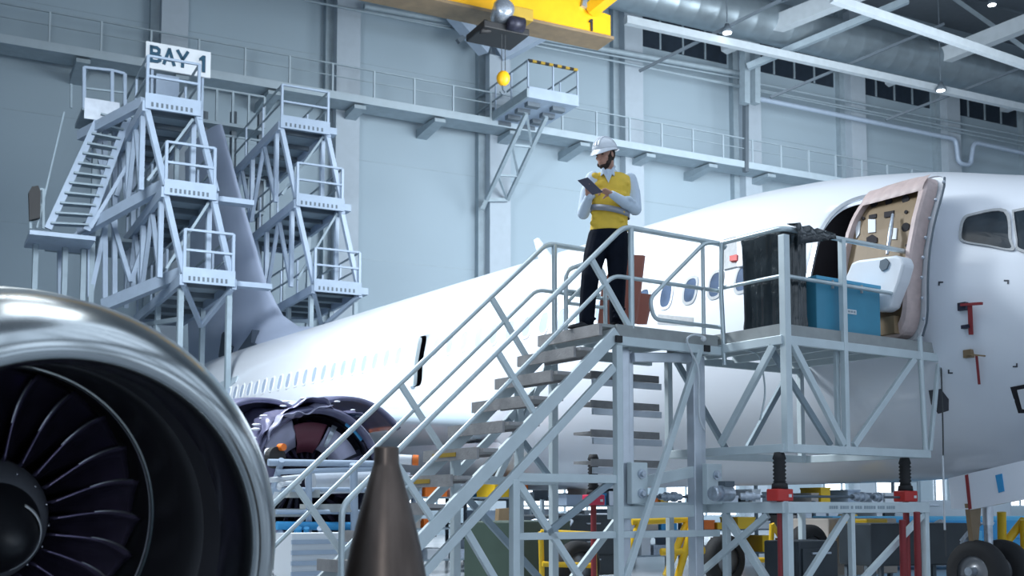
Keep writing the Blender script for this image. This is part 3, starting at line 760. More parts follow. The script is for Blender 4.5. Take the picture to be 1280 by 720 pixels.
# hanging control cable
c = A(11.55, E0_-.06, ZD-.12)
o = MB().tube(bez([c, c-ZH*.8+NH*.0, c-ZH*1.6-NH*.02, c-ZH*2.3-NH*.01]), .009, 6).build('hanging_cable', 'cable_dark', DP)
MB().tube([c-ZH*1.15-NH*.02, c-ZH*2.0-NH*.02], .013, 6).build('cable_sleeve', 'cable_white', o)
# inner kick tubes beside the man
IR = thing('inner_gate', A(8.2, D1-.1, ZD), 'bent tube safety gate standing behind the man on the landing', 'gate')
rail(IR, 'gate_tube', [A(7.62, D1-.05, ZD), A(7.62, D1-.05, 3.78), A(8.02, D1-.05, 3.94), A(8.18, D1-.05, 3.80), A(8.18, D1-.05, ZD)], .026, .1)
rail(IR, 'gate_tube', [A(7.66, D1-.02, 3.56), A(8.12, D1-.02, 3.56)], .02)
rail(IR, 'gate_tube', [A(7.66, D1-.02, 3.42), A(8.16, D1-.02, 3.42)], .02)
rail(IR, 'gate_brace', [A(7.64, D1-.05, 3.42), A(8.0, D1-.05, 3.76)], .02)
# terracotta boards behind
def board(px, Y, lab, grp=None):
    P = [AT(x, y, Y) for x, y in px]; m = MB(); m.prism(P, Vector((.03, .04, 0))); o = m.build('insulation_board', 'terracotta'); return tag(o, lab, 'board')
board([(746, 414), (777, 411), (777, 345), (765, 332), (752, 358)], 13.0, 'terracotta board behind the legs of the man')
board([(772, 406), (794, 404), (804, 319), (778, 318)], 13.15, 'tall tapered terracotta board behind the landing post')
board([(795, 405), (806, 405), (814, 368), (797, 366)], 13.3, 'short tapered terracotta board right of the landing post')

# ------------- tarp covered box on the platform corner
def tarp():
    m = MB(); m.smooth = True
    b0 = (9.10, 8.24); b1 = (9.46, 8.84); rs = random.Random(5); G = []
    per = []
    K = 28
    for i in range(K): per.append((b0[0]+(b1[0]-b0[0])*i/K, b0[1]))
    for i in range(K): per.append((b1[0], b0[1]+(b1[1]-b0[1])*i/K))
    for i in range(K): per.append((b1[0]-(b1[0]-b0[0])*i/K, b1[1]))
    for i in range(K): per.append((b0[0], b1[1]-(b1[1]-b0[1])*i/K))
    cx, cd = (b0[0]+b1[0])/2, (b0[1]+b1[1])/2
    ph = [rs.uniform(0, 6.28) for _ in range(8)]
    for j in range(15):
        t = j/14; z = 4.08 - (4.08-3.04)*t; row = []
        for i, (n, d_) in enumerate(per):
            f = math.sin(i*.55+ph[0])*.5 + math.sin(i*.9+ph[1]+t*1.5)*.35 + math.sin(i*1.7+ph[2]-t)*.2
            s_ = 1.0 + .075*f*(.25+t) - .06*t + (.03 if t > .9 else 0); taper = 1.03 if j == 0 else 1
            row.append(A(cx+(n-cx)*s_*taper, cd+(d_-cd)*s_*taper, z + (.02*math.sin(i*.6)*(j == 14)) + .02*math.sin(i*.35+1)*(1-t)))
        G.append(row)
    m.grid(G, closed_u=True)
    T = [[A(cx+(n-cx)*s_, cd+(d_-cd)*s_, 4.08+.03*(1-s_)+.02*math.sin(i*.35+1)*s_) for i, (n, d_) in enumerate(per)] for s_ in (1.0, .7, .4, .001)]
    m.grid(T, closed_u=True)
    o = m.build('tarp', 'tarp_black'); return tag(o, 'black plastic sheet wrapped over a tall crate at the platform corner', 'tarp')
TP = tarp()
m = MB(); m.smooth = True     # flap trailing on the rail
G = []
for i in range(13):
    t = i/12; p = A(9.12+.60*t, 8.10, 4.06-.02*t); w_ = .16*(1-t)+.02
    G.append([p+ZH*(.06*(1-t)+.012)+DH*.1, p+ZH*(.05+.015*math.sin(i*2))-DH*.02*(1+math.sin(i*1.7)), p-DH*.05-ZH*(w_*.4+.02*math.sin(i*2.3)), p-ZH*w_-DH*(.04+.01*math.sin(i*3))])
m.grid(G); m.build('loose_flap', 'tarp_black', TP, solid=.006)
# blue box
BX = thing('storage_box', A(10.0, 8.7, ZD), 'blue lidded storage box with a white label beside the tarp', 'box')
def xy_box(n0, n1, d0, d1, z0, z1): return MB().box(A, n0, n1, d0, d1, z0, z1)
xy_box(9.58, 10.64, 8.22, 8.58, ZD+.0, 3.62).build('box_body', 'blue_box', BX, bevel=.01)
xy_box(9.575, 10.65, 8.21, 8.59, 3.60, 3.64).build('box_lid', 'blue_light', BX, bevel=.006)
for n in (9.82, 10.3): xy_box(n, n+.025, 8.20, 8.222, 3.52, 3.61).build('box_latch', 'frame_grey', BX)
lb = xy_box(9.97, 10.22, 8.212, 8.22, 3.27, 3.32).build('box_label', 'label_white', BX)
for i in range(5): xy_box(9.99+.045*i, 10.022+.045*i, 8.209, 8.212, 3.285, 3.307).build('label_print', 'steel_blue', lb)
BX2 = thing('storage_box', A(9.5, 9.0, ZD), 'darker blue box tucked behind the tarp and the lidded box', 'box')
xy_box(9.54, 9.95, 8.66, 9.1, ZD, 3.60).build('box_body', 'blue_paint', BX2, bevel=.01)
xy_box(9.54, 9.9, 8.65, 8.66, 3.28, 3.36).build('box_label', 'label_white', BX2)
# red hose funnel
m = MB(); c = HD(1128, 426, 8.4); q = HD(1135, 418, 8.35)
m.tube([c, c+(q-c)*.7, q], [.012, .016, .014], 8); m.lathe(q, (q-c), [(0, .016), (.02, .04), (.03, .052), (.035, .04)], 16); tag(m.build('funnel', 'pink_red'), 'small red funnel lying at the right end of the platform', 'funnel')

# ------------- lift base under the platforms
LB = thing('lift_base', A(9.6, 9, 0), 'galvanised lifting frame with red screw jacks beneath the door platform', 'lift')
ZT = 1.155
ln(LB, 'top_beam', 'frame_paint', A(NA-.04, E0_-.04, ZT), A(NB+.06, E0_-.04, ZT), .08, .115)
ln(LB, 'top_beam', 'frame_paint', A(NA-.04, E0_-.04, ZT), A(NA-.04, E1_, ZT), .08, .115)
ln(LB, 'top_beam', 'frame_paint', A(NA-.04, E1_, ZT), A(NB+.06, E1_, ZT), .08, .115)
ln(LB, 'top_beam', 'frame_paint', A(7.75, D0+.2, ZT), A(8.9, D0+.2, ZT), .08, .115)
for (n, d_, w_, k_) in ((NA, E0_-.03, .08, 'frame_paint'), (9.95, E0_-.03, .06, 'frame_paint'), (NB+.03, E0_-.03, .07, 'frame_paint'), (NA, D0-.05, .07, 'frame_paint'), (NA, E1_, .07, 'frame_paint'), (NB, E1_, .07, 'frame_paint')):
    MB().box(A, n-w_/2, n+w_/2, d_-w_/2, d_+w_/2, .1, ZT-.05).build('leg', k_, LB, bevel=.006)
MB().box(A, NB+.03, NB+.09, E0_+.04, E0_+.1, .1, ZT-.05).build('leg', 'dark_red', LB)
MB().box(A, NA+.05, NA+.09, E0_, E0_+.05, .1, ZT-.05).build('jack_screw_guard', 'dark_red', LB)
ln(LB, 'brace', 'frame_paint', A(9.88, E0_-.03, 1.08), A(9.05, E0_-.03, .25), .05, .07)
ln(LB, 'brace', 'frame_paint', A(NB, E0_-.03, 1.08), A(9.9, E0_-.03, .25), .05, .07)
ln(LB, 'brace', 'frame_paint', A(NA-.03, D0-.05, 1.1), A(NA-.03, E0_+.1, .25), .06, .08)
ln(LB, 'brace', 'frame_paint', A(NA-.04, E0_+.2, 1.08), A(NA-.04, D0+.3, .45), .05, .07)
ln(LB, 'base_beam', 'frame_paint', A(NA-.04, E0_-.04, .16), A(NB+.06, E0_-.04, .16), .08, .1)
ln(LB, 'base_beam', 'frame_paint', A(NA-.04, E1_, .16), A(NB+.06, E1_, .16), .08, .1)
for (n, d_) in ((NA, E0_), (NB+.03, E0_), (NA, E1_), (NB, E1_)):
    m = MB(); m.lathe(A(n, d_, .06), DH, [(-.03, .001), (-.03, .05), (-.02, .06), (.02, .06), (.03, .05), (.03, .001)], 18); m.build('castor', 'black_rubber', LB)
def jack(n, d_, z0, z1, redn, col='red_paint'):
    m = MB(); prof = [(0, .001), (0, .085), (.05, .08), (.07, .055)]
    L = z1-z0; k = int((L-.1)/.02)
    for i in range(k): prof += [(.07+.02*i, .055 if i % 2 else .07)]
    prof += [(L, .05), (L, .001)]
    m.lathe(A(n, d_, z0), ZH, prof, 24); m.build('jack_bellows', 'black_rubber', LB)
    m = MB(); m.box(A, n-.115, n+.115, d_-.08, d_+.08, z0-.125, z0); g = m.build('jack_gearbox', col, LB, bevel=.012)
    MB().box(A, n+.04, n+.08, d_-.088, d_-.08, z0-.085, z0-.055).build('gearbox_plate', 'label_white', g)
    m = MB(); m.tube([A(n, d_, z0-.12), A(n, d_, .12)], .035, 12); m.build('jack_screw', 'dark_red', LB)
jack(NA-.02, E0_+.05, 1.345, ZB-.04, 0); jack(NB-.1, E0_+.12, 1.345, ZB-.04, 0)
jack(8.73, 11.0, 1.31, 1.80, 0, 'pink_red')
def shaft(a, b, cps):
    m = MB(); m.tube([a, b], .014, 8); s_ = m.build('drive_shaft', 'steel_dark', LB)
    for t, l in cps:
        p = a+(b-a)*t; ax = (b-a).normalized()
        m = MB(); m.lathe(p-ax*l/2, ax, [(0, .02), (0, .035), (l*.25, .035), (l*.25, .05), (l*.4, .05), (l*.4, .04), (l*.6, .04), (l*.6, .055), (l*.75, .055), (l*.75, .035), (l, .035), (l, .015)], 16, smooth=False); m.build('shaft_coupling', 'motor_silver', s_)
shaft(A(NA+.1, E0_+.05, 1.27), A(NB-.2, E0_+.12, 1.27), [(.62, .26), (.78, .14)])
shaft(A(7.85, D0+.2, 1.27), A(8.72, D0+.2, 1.27), [(.62, .30)])
shaft(A(8.74, E0_+.35, 1.27), A(8.9, E0_+.2, 1.27), [(.3, .2)])
m = MB(); a = A(8.48, E0_+.55, 1.30); m.lathe(a, NH, [(0, .001), (0, .07), (.02, .08), (.06, .08), (.06, .06), (.1, .06), (.1, .085), (.26, .085), (.3, .05), (.3, .001)], 24, smooth=False)
mo = m.build('drive_motor', 'motor_silver', LB); xy_box(8.62, 8.76, E0_+.50, E0_+.60, 1.37, 1.43).build('terminal_box', 'steel_dark', mo)
# guide text along the beam
t = MB(); u = 9.55; rs = random.Random(4)
while u < 10.62:
    w_ = rs.uniform(.018, .032); t.box(A, u, u+w_, E0_-.084, E0_-.080, ZT-.015, ZT+.018); u += w_ + (.012 if rs.random() < .8 else .04)
t.build('beam_lettering', 'steel_blue', LB)['kind'] = 'stuff'
# ================================================================== FOREGROUND ENGINE AND EXHAUST PLUG
AX = (DH + ZH*.20 - NH*.12).normalized(); AXU = (ZH - AX*AX.z).normalized()
L0 = AT(48, 700, 4.6) - AX*.25; fn, fd, fz = nd(L0)
FE = thing('turbofan_engine', A(fn, fd+.9, 0), 'large turbofan engine with polished steel inlet lip in the left foreground', 'engine')
R_ = .835
def lp(prof, name, mt, par=FE, n=128, smooth=True): 
    m = MB(); m.lathe(L0, AX, prof, n, smooth=smooth); return m.build(name, mt, par)
lip = []
for i in range(25):           # rounded lip, from inner throat round the highlight to the outer skin
    a = math.pi*i/24
    lip.append((.26*(1-math.sin(a)), .785 + .055*(1-math.cos(a))) if i <= 12 else (.46*(1-math.sin(a)), .840 - .210*math.cos(a)))
lp(lip, 'inlet_lip', 'lip_chrome')
lp([(.46, 1.05), (.60, 1.055), (.62, 1.055)], 'outer_lip_skin', 'lip_chrome')
lp([(.62, 1.055), (.624, 1.057), (1.0, 1.05), (1.6, 1.02), (2.3, .90), (2.9, .75), (2.92, .7)], 'nacelle_skin', 'nacelle_brushed')
lp([(.26, .785), (.30, .780), (.40, .775)], 'throat_liner', 'barrel_grey')
lp([(.40, .775), (.402, .765), (.60, .745), (.83, .725)], 'inlet_liner', 'barrel_dark')
lp([(.83, R_-.125), (.835, R_-.118), (.845, R_-.118), (.85, R_-.125)], 'liner_seam', 'spinner_grey')
lp([(.85, R_-.125), (1.3, R_-.11), (1.8, R_-.14), (1.8, .3)], 'fan_case', 'barrel_dark')
# fan
FR = R_-.14; FT = 1.02; HR = .285
m = MB(); NBL = 24; 
def fanpt(r, th, t): return L0 + AX*t + (AXU*math.cos(th) + NH*math.sin(th))*r
for k in range(NBL):
    th0 = 2*math.pi*(k+.2)/NBL; G = []
    for i in range(15):
        s = i/14; r = HR + (FR-HR)*s; tw = math.radians(28 + 34*s); ch = .19 + .085*math.sin(s*math.pi*.75); row = []
        sweep = .05*math.sin(s*math.pi) ; lead = .0 - .05*s
        for j in range(7):
            u = j/6 - .5; cb = .12*ch*(1-4*u*u)
            ax_ = u*ch*math.cos(tw) + cb*math.sin(tw); tg = u*ch*math.sin(tw) - cb*math.cos(tw)
            row.append(fanpt(r, th0 + (tg)/r + .08*s*s, FT + ax_ + .02*s))
        G.append(row)
    mm = MB(); mm.grid(G); b = mm.build('fan_blade', 'fan_metal', FE, solid=.010)
    # bright strip painted in as the glint along the leading edge
    e = MB(); e.smooth = True; e.tube([G[i][0] for i in range(6, 14)], [.003+.005*math.sin(math.pi*q/8) for q in range(8)], 6); e.build('edge_glint', 'fan_edge', b)
lp([(.99, HR+.005), (1.15, HR+.01), (1.3, HR+.02)], 'fan_hub', 'spinner_dark')
lp([(.84, .205), (.86, .235), (.99, HR+.004)], 'spinner_base', 'spinner_grey')
lp([(.50, .001), (.505, .03), (.56, .075), (.70, .15), (.84, .206)], 'spinner', 'spinner_dark')
sw = MB(); G = []   # white comma on the spinner
for i in range(15):
    a = math.radians(30 + 130*i/14); t = .70 + .06*i/14; w_ = .018*math.sin(math.pi*(i+1)/16)+.004
    def rr(tt): return .075+(tt-.56)/.14*.075 if tt < .70 else .15+(tt-.70)/.14*.056
    G.append([L0+AX*(t-w_-.004)+(AXU*math.cos(a)+NH*math.sin(a))*(rr(t-w_)+.004), L0+AX*(t+w_-.004)+(AXU*math.cos(a)+NH*math.sin(a))*(rr(t+w_)+.004)])
sw.grid(G); sw.build('spinner_swirl', 'label_white', FE, solid=.003)
for k in range(16):
    a = 2*math.pi*k/16; m = MB(); m.ball(L0+AX*.90+(AXU*math.cos(a)+NH*math.sin(a))*.252, .006, 8); m.build('hub_bolt', 'fan_edge', FE)
m = MB()
# seams on the lip
for ang in (-8, 96):
    m = MB(); a = math.radians(ang); pts = [L0+AX*t+(AXU*math.cos(a)+NH*math.sin(a))*(r+.0012) for t, r in lip[8:]]
    m.tube(pts, .0022, 6); m.build('lip_seam', 'steel_dark', FE)
# transport cradle under the engine
for dd in (.9, 2.2):
    m = MB(); 
    G = [[A(fn+ r*math.sin(a), fd+dd+o, fz - r*math.cos(a)) for r, o in ((1.08, -.06), (1.08, .06), (1.17, .06), (1.17, -.06), (1.08, -.06))] for a in [math.radians(-60+120*i/16) for i in range(17)]]
    m.grid(G, smooth=False); m.build('cradle_arc', 'steel_blue', FE)
    for s_ in (-1, 1): ln(FE, 'cradle_leg', 'steel_blue', A(fn+s_*1.0, fd+dd, fz-.72), A(fn+s_*1.1, fd+dd, .05), .1)
ln(FE, 'cradle_beam', 'steel_blue', A(fn-.95, fd+.9, .08), A(fn-.95, fd+2.2, .08), .1); ln(FE, 'cradle_beam', 'steel_blue', A(fn+.95, fd+.9, .08), A(fn+.95, fd+2.2, .08), .1)

# exhaust plug cone
CY = 4.6; cc = AT(483, 570, CY); S = CY/1440
m = MB(); zt = AT(483, 559, CY).z
prof = []
for y, r in ((559, 15.2), (561, 15.6), (579, 15.8), (584, 17.2), (595, 20.5), (610, 24.8), (630, 30.5), (655, 37.0), (680, 43.0), (705, 48.0), (735, 53.5), (770, 58.5), (800, 61)):
    prof.append((-(y-559)*S, r*S))
m.lathe(Vector((cc.x, cc.y, zt)), ZH, [(-.05, prof[0][1]*.9), (0, prof[0][1]*.93)]+prof, 64)
EP = thing('exhaust_plug', Vector((cc.x, cc.y, 0)), 'brown heat-tinted exhaust plug cone standing in front of the stairs', 'engine part')
m.build('plug_cone', 'plug_metal', EP)
zb = zt - (800-559)*S
m = MB(); m.lathe(Vector((cc.x, cc.y, 0)), ZH, [(0, .001), (0, .26), (.05, .26), (.05, .20), (zb-.05, .20), (zb-.05, .215), (zb+.01, .215), (zb+.01, .18)], 40, smooth=False); m.build('plug_stand', 'steel_blue', EP)
m = MB(); m.lathe(Vector((cc.x, cc.y, zt)), ZH, [(-.06, .001), (-.06, prof[0][1]*.9)], 32); m.build('plug_inner', 'recess_dark', EP)
# ================================================================== HANGAR SHELL
VW = 46.3; LW = 7.2; W0 = 15.6
def wb(name, mt, w0, w1, v0, v1, z0, z1, par=None): return MB().box(W, w0, w1, v0, v1, z0, z1).build(name, mt, par)
struct(wb('floor', 'floor_epoxy', -60, 90, -30, VW+.5, -.2, 0))
struct(wb('wall_back', 'wall_paint', -60, 90, VW, VW+.5, 0, 30))
struct(wb('wall_left', 'wall_paint', -60.5, -60, -30, VW+.5, 0, 30))
struct(wb('ceiling', 'roof_sheet', -60, 90, 16, VW, 29, 29.3))
for k in range(-3, 10):
    w = W0 + LW*k
    if w > 88: break
    struct(wb('wall_column', 'column_paint', w-.62, w+.42, VW-.85, VW, 0, 28)); struct(MB().box(W, w-.95, w-.62, VW-.35, VW, 0, 28).build('column_shade_strip', 'steel_blue'))  # dark strip paints the shaded left side of each column
# wall paneling joints
for k in range(6):
    z = 3.2+k*4.3; struct(wb('panel_joint', 'steel_blue', -40, 88, VW-.012, VW, z, z+.03))
# clerestory windows
for k in range(3, 10):
    w0 = W0+LW*(k-1)+.6; w1 = W0+LW*k-1.1
    o = wb('clerestory_window', 'clerestory', w0, w1, VW-.05, VW, 23.9, 26.3); struct(o)
    for q in range(1, 4): wb('mullion', 'steel_blue', w0+(w1-w0)*q/4-.05, w0+(w1-w0)*q/4+.05, VW-.10, VW-.05, 23.9, 26.3, o)
# ground level bright windows and doors
for k, (a, b, lo, hi) in enumerate(((50, 58.5, 1.3, 3.6), (17, 22, 1.2, 2.6), (24, 30, 1.0, 2.9), (32, 38, .8, 2.4), (42, 48, 1.4, 2.6), (8, 13, .7, 2.2))):
    o = struct(wb('window_%d' % (k+1), 'daylight_pane', a, b, VW-.06, VW, lo, hi))
    for q in range(6): wb('window_bar', 'steel_blue', a+(b-a)*q/5-.05, a+(b-a)*q/5+.05, VW-.12, VW-.06, lo, hi, o)
# catwalk along the wall
CZ = 17.95; CV = VW-2.1
cwk = thing('wall_catwalk', W(20, CV, CZ-.3), 'long pale catwalk with guard rails running along the back wall', 'catwalk')
MB().box(W, -20, 88, CV, VW-.9, CZ-.1, CZ).build('catwalk_deck', 'steel_blue', cwk)
MB().box(W, -20, 88, CV-.05, CV, CZ-.12, CZ+.20).build('toe_board', 'catwalk_paint', cwk)
for z, r in ((CZ+1.35, .035), (CZ+.85, .022)):
    MB().bar(W(-20, CV, z), W(88, CV, z), r*1.6).build('guard_rail', 'steel_blue', cwk)
w = -18
while w < 70:
    MB().bar(W(w, CV, CZ), W(w, CV, CZ+1.35), .07).build('rail_post', 'catwalk_paint', cwk); w += 1.8
for k in range(-3, 12):
    MB().hexa([W(W0+3.6*k-.25, CV, CZ-.35), W(W0+3.6*k+.25, CV, CZ-.35), W(W0+3.6*k+.25, VW, CZ-.5), W(W0+3.6*k-.25, VW, CZ-.5), W(W0+3.6*k-.25, CV, CZ-.2), W(W0+3.6*k+.25, CV, CZ-.2), W(W0+3.6*k+.25, VW, CZ-.1), W(W0+3.6*k-.25, VW, CZ-.1)]).build('bracket', 'steel_blue', cwk)
# projecting platform on the catwalk
pf = thing('projecting_platform', W(17, 42, CZ-.3), 'railed platform with black and yellow bar jutting from the catwalk', 'platform')
a = HV(660, 118, 41.0); b = HV(722, 131, 41.0); aw, _, az = wv(a); bw = wv(b)[0]; pz = az
MB().box(W, aw, bw, 41.0, CV, pz-.12, pz).build('platform_deck', 'gantry_paint', pf)
MB().box(W, aw, bw, 40.9, 41.0, pz-.15, pz+.32).build('toe_board', 'gantry_paint', pf)
MB().box(W, aw-.1, aw, 40.9, CV+1.6, pz-.15, pz+.22).build('toe_board', 'steel_blue', pf)
for i in range(4):
    for j in range(2): MB().box(W, aw+.2+j*1.2, aw+.8+j*1.2, 41.4+i*.9, 41.7+i*.9, pz-.3, pz-.12).build('joist', 'steel_dark', pf)
for w_ in (aw, (aw+bw)/2, bw):
    MB().bar(W(w_, 41, pz), W(w_, 41, pz+1.45), .06).build('rail_post', 'gantry_paint', pf)
for v_ in (42.5, 44.0): 
    for w_ in (aw, bw): MB().bar(W(w_, v_, pz), W(w_, v_, pz+1.45), .06).build('rail_post', 'gantry_paint', pf)
for i in range(12):
    MB().bar(W(aw+(bw-aw)*i/12, 41, pz+1.45), W(aw+(bw-aw)*(i+1)/12, 41, pz+1.45), .10).build('striped_bar_segment', 'yellow_strip' if i % 2 else 'black_cap', pf)
for w_ in (aw, bw):
    for z in (1.45, .75): MB().bar(W(w_, 41, pz+z), W(w_, 46.0, pz+z), .06).build('guard_rail', 'steel_blue', pf)
tb = [(658, 142, 41.6), (683, 146, 41.6), (608, 250, VW-1.0), (634, 250, VW-1.0)]
P = [HV(x, y, v) for x, y, v in tb]
for i, j in ((0, 2), (1, 3), (2, 3)): MB().bar(P[i], P[j], .16).build('truss_chord', 'steel_blue', pf)
for t0, t1 in ((0, .35), (.35, .7), (.7, 1)):
    MB().bar(P[0].lerp(P[2], t0), P[1].lerp(P[3], t1), .09).build('truss_web', 'steel_blue', pf); MB().bar(P[1].lerp(P[3], t1), P[0].lerp(P[2], t1), .09).build('truss_web', 'steel_blue', pf)
MB().bar(P[2], HV(603, 262, VW-.9), .16).build('truss_chord', 'steel_blue', pf)

# ventilation duct
dc = HV(900, 14, 42.0); dz = dc.z; m = MB(); prof = []
L = 62
for i in range(L): prof += [(i*1.1, .985), (i*1.1+.04, .992), (i*1.1+.08, .985)]
m.lathe(W(24, 42, dz), WH, prof, 32); tag(m.build('ventilation_duct', 'duct_silver'), 'large round silver ventilation duct running under the roof', 'duct')
# roof girders, each one a thing of its own
def girder(name, pa, va, pb, vb, w_, h_, mt, lab, grp=None):
    a = HV(*pa, va); b = HV(*pb, vb); o = MB().bar(a, b, w_, h_).build(name, mt); tag(o, lab, 'roof beam' if 'pipe' not in name else 'pipe', grp); o['kind'] = 'structure'; return o
girder('roof_beam', (904, 57), 44, (1092, -18), 37, .55, .75, 'roof_white', 'broad white roof beam above the fourth bay')
girder('roof_beam', (1107, 99), 44, (1330, 10), 36, .55, .75, 'roof_white', 'broad white roof beam at the upper right')
girder('roof_beam', (1255, 132), 44, (1400, 76), 36, .55, .75, 'roof_white', 'white roof beam cut by the right edge')
girder('roof_beam', (782, 25), 40.5, (1330, 146), 40.5, .28, .34, 'roof_white', 'long thin white tie beam crossing the upper right')
girder('roof_beam', (1040, -2), 36, (1330, 98), 34, .28, .34, 'roof_white', 'upper thin white tie beam at the upper right')
girder('roof_beam', (934, 84), 43, (1135, 0), 38, .3, .3, 'steel_blue', 'grey diagonal strut from the double post')
for i, (pa, pb, w_) in enumerate((((799, 89), (976, 0), .12), ((925, 20), (1010, -10), .1), ((963, 122), (1180, 30), .12), ((1107, 150), (1300, 76), .12), ((1188, -5), (1300, 74), .22), ((1215, 0), (1290, 20), .12))):
    girder('roof_brace', pa, 43, pb, 39, w_, w_, 'steel_dark' if i != 4 else 'steel_blue', 'thin dark roof brace', 'roof braces')
# double post near the fourth column
for dx in (0, 13):
    a = HV(931+dx, 62, 43.5); b = HV(931+dx, 130, 43.5); struct(MB().bar(a, b, .36).build('hanger_post', 'steel_blue'))
a = HV(932, 122, 44.2); b = HV(932, 215, 44.2); struct(MB().bar(a, b, .22).build('cable_tray', 'steel_dark'))
# long service pipes on the wall
for i, (pa, pb, r) in enumerate((((380, 0), (1285, 178), .05), ((455, 8), (925, 92), .14), ((455, 14), (925, 98), .05), ((925, 100), (1290, 172), .06), ((600, 42), (1280, 182), .04))):
    o = MB().tube([HV(*pa, 45.0), HV(*pb, 45.0)], r, 8).build('service_pipe', 'steel_blue'); tag(o, 'thin grey service pipe running along the back wall', 'pipe', 'service pipes on the back wall')
pp = [HV(x, y, 44.6) for x, y in ((942, 122), (1195, 174), (1198, 204), (1213, 207), (1217, 178), (1300, 196))]
tag(MB().tube(rnd(pp, .35), .13, 8).build('stepped_pipe', 'gantry_paint'), 'pale pipe that drops in a step behind the nose of the aircraft', 'pipe')
# high bay lamps
for i, (x, y) in enumerate(((909, 41), (1176, 113), (1240, 6))):
    p = HV(x, y, 40); t = thing('high_bay_lamp', p, ['hanging high bay lamp beside the first broad roof beam', 'hanging high bay lamp beyond the second broad roof beam', 'hanging high bay lamp in the top right corner'][i], 'lamp')
    MB().lathe(p, ZH, [(0, .001), (0, .26), (.10, .27), (.25, .14), (.4, .1), (.4, .001)], 20).build('lamp_housing', 'steel_dark', t)
    MB().lathe(p, ZH, [(-.03, .001), (-.03, .19), (0, .2)], 20).build('lamp_glass', 'lamp_glass', t)
    MB().tube([p+ZH*.5, W(wv(p)[0], 40, 29)], .03, 6).build('lamp_cord', 'steel_dark', t)
# ---- overhead crane
cv = 36.0
def cr(px, py): return HV(px, py, cv)
CR = thing('overhead_crane', cr(700, 40), 'yellow overhead travelling crane beam marked 1 at the top', 'crane')
zb = wv(cr(765, 50))[2]; we = wv(cr(765, 50))[0]; w740 = wv(cr(741, 30))[0]; zt_ = zb+1.05
m = MB(); pl = [W(-2, cv, zb+.08), W(w740, cv, zb+.08), W(w740, cv, zt_+.25), W(-2, cv, zt_+1.2)]
m.prism(pl, VH*.9); m.build('box_girder', 'crane_yellow', CR)
m = MB(); m.prism([W(-2, cv-.15, zb-.03), W(we, cv-.15, zb-.03), W(we, cv-.15, zb+.08), W(-2, cv-.15, zb+.08)], VH*1.2); m.build('lower_flange', 'door_tan', CR)
m = MB(); m.hexa([W(w740, cv, zb), W(we, cv+.1, zb+.02), W(we, cv+.8, zb+.02), W(w740, cv+.9, zb), W(w740, cv, zt_), W(we, cv+.1, zt_-.05), W(we, cv+.8, zt_-.05), W(w740, cv+.9, zt_)]); m.build('end_carriage', 'crane_yellow', CR)
m = MB(); m.bar(cr(737, 14), HV(772, -14, cv-1), .5, .4); m.build('crane_arm', 'crane_yellow', CR)
m = MB(); m.bar(cr(726, 4), HV(742, 12, cv), .3); m.build('buffer', 'motor_silver', CR)
o_ = cr(735.5, 38.5); digit_one(o_-VH*.03, WH, ZH, .46, .03).build('crane_number', 'black_cap', CR)
TR = thing('crane_trolley', cr(635, 30), 'dark hoist trolley hanging under the yellow crane beam', 'hoist')
def tb_(x0, x1, y0, y1, dv0, dv1, name, mt):
    a = HV(x0, y1, cv+dv0); b = HV(x1, y1, cv+dv0); c = HV(x0, y0, cv+dv0)
    w0, _, z0 = wv(a); w1 = wv(b)[0]; z1 = wv(c)[2]; return MB().box(W, w0, w1, cv+dv0, cv+dv1, z0, z1).build(name, mt, TR, bevel=.04)
tb_(605, 662, 24, 33, -1.3, .2, 'trolley_frame', 'black_cap'); tb_(637, 667, 5, 20, -1.4, -.5, 'motor_housing', 'yellow_strip')
MB().lathe(HV(628, 16, cv-1.2), Vector((.2, -1, .2)), [(-.4, .001), (-.4, .3), (-.3, .38), (.3, .38), (.45, .25), (.45, .001)], 20).build('hoist_motor', 'motor_silver', TR)
MB().tube([HV(610, 34, cv-1), HV(655, 40, cv-1)], .14, 12).build('rope_drum', 'steel_dark', TR)
MB().lathe(HV(644, 30, cv-1.4), WH, [(-.3, .001), (-.3, .26), (.3, .26), (.3, .001)], 16).build('trolley_wheel', 'engine_dark', TR)
MB().tube([HV(608, 27, cv-1), HV(602, 40, cv-1), HV(612, 38, cv-1)], .12, 8).build('trolley_hose', 'black_cap', TR)
hb = HV(629, 98, cv-1.0); HKk = thing('crane_hook', hb, 'yellow hook block hanging on ropes below the crane', 'hook')
MB().ball(hb, .24, 16, (1, .7, 1.15)).build('hook_block', 'crane_yellow', HKk)
MB().tube(bez([hb-ZH*.25, hb-ZH*.38, hb-ZH*.5+WH*.1, hb-ZH*.56-WH*.02, hb-ZH*.48-WH*.12]), .04, 8).build('hook', 'steel_dark', HKk)
tz = HV(634, 40, cv-1.0)
for dx in (-.06, .08): MB().tube([hb+WH*dx, Vector((hb.x, hb.y, tz.z))+WH*dx], .014, 5).build('hoist_rope', 'cable_dark', HKk)
# branching column head behind the hook
ch = [HV(612, 90, 45), HV(606, 62, 44.9), HV(566, 16, 44), HV(690, 34, 44), HV(624, 70, 44.9)]
struct(MB().bar(ch[1], ch[2], .55).build('column_strut', 'gantry_paint')); struct(MB().bar(ch[4], ch[3], .6).build('column_strut', 'gantry_paint')); struct(MB().bar(HV(572, 52, 44.6), HV(598, 33, 44.6), .2).build('column_strut', 'steel_dark'))
struct(MB().box(lambda a_, b_, c_: HV(622, 110, 45)+WH*a_+VH*b_+ZH*c_, -.5, .5, -.2, .2, -1.0, 1.4).build('column_box', 'column_paint'))
for x, y in ((570, 3), (231, 14)):
    p = HV(x, y, VW-.2); 
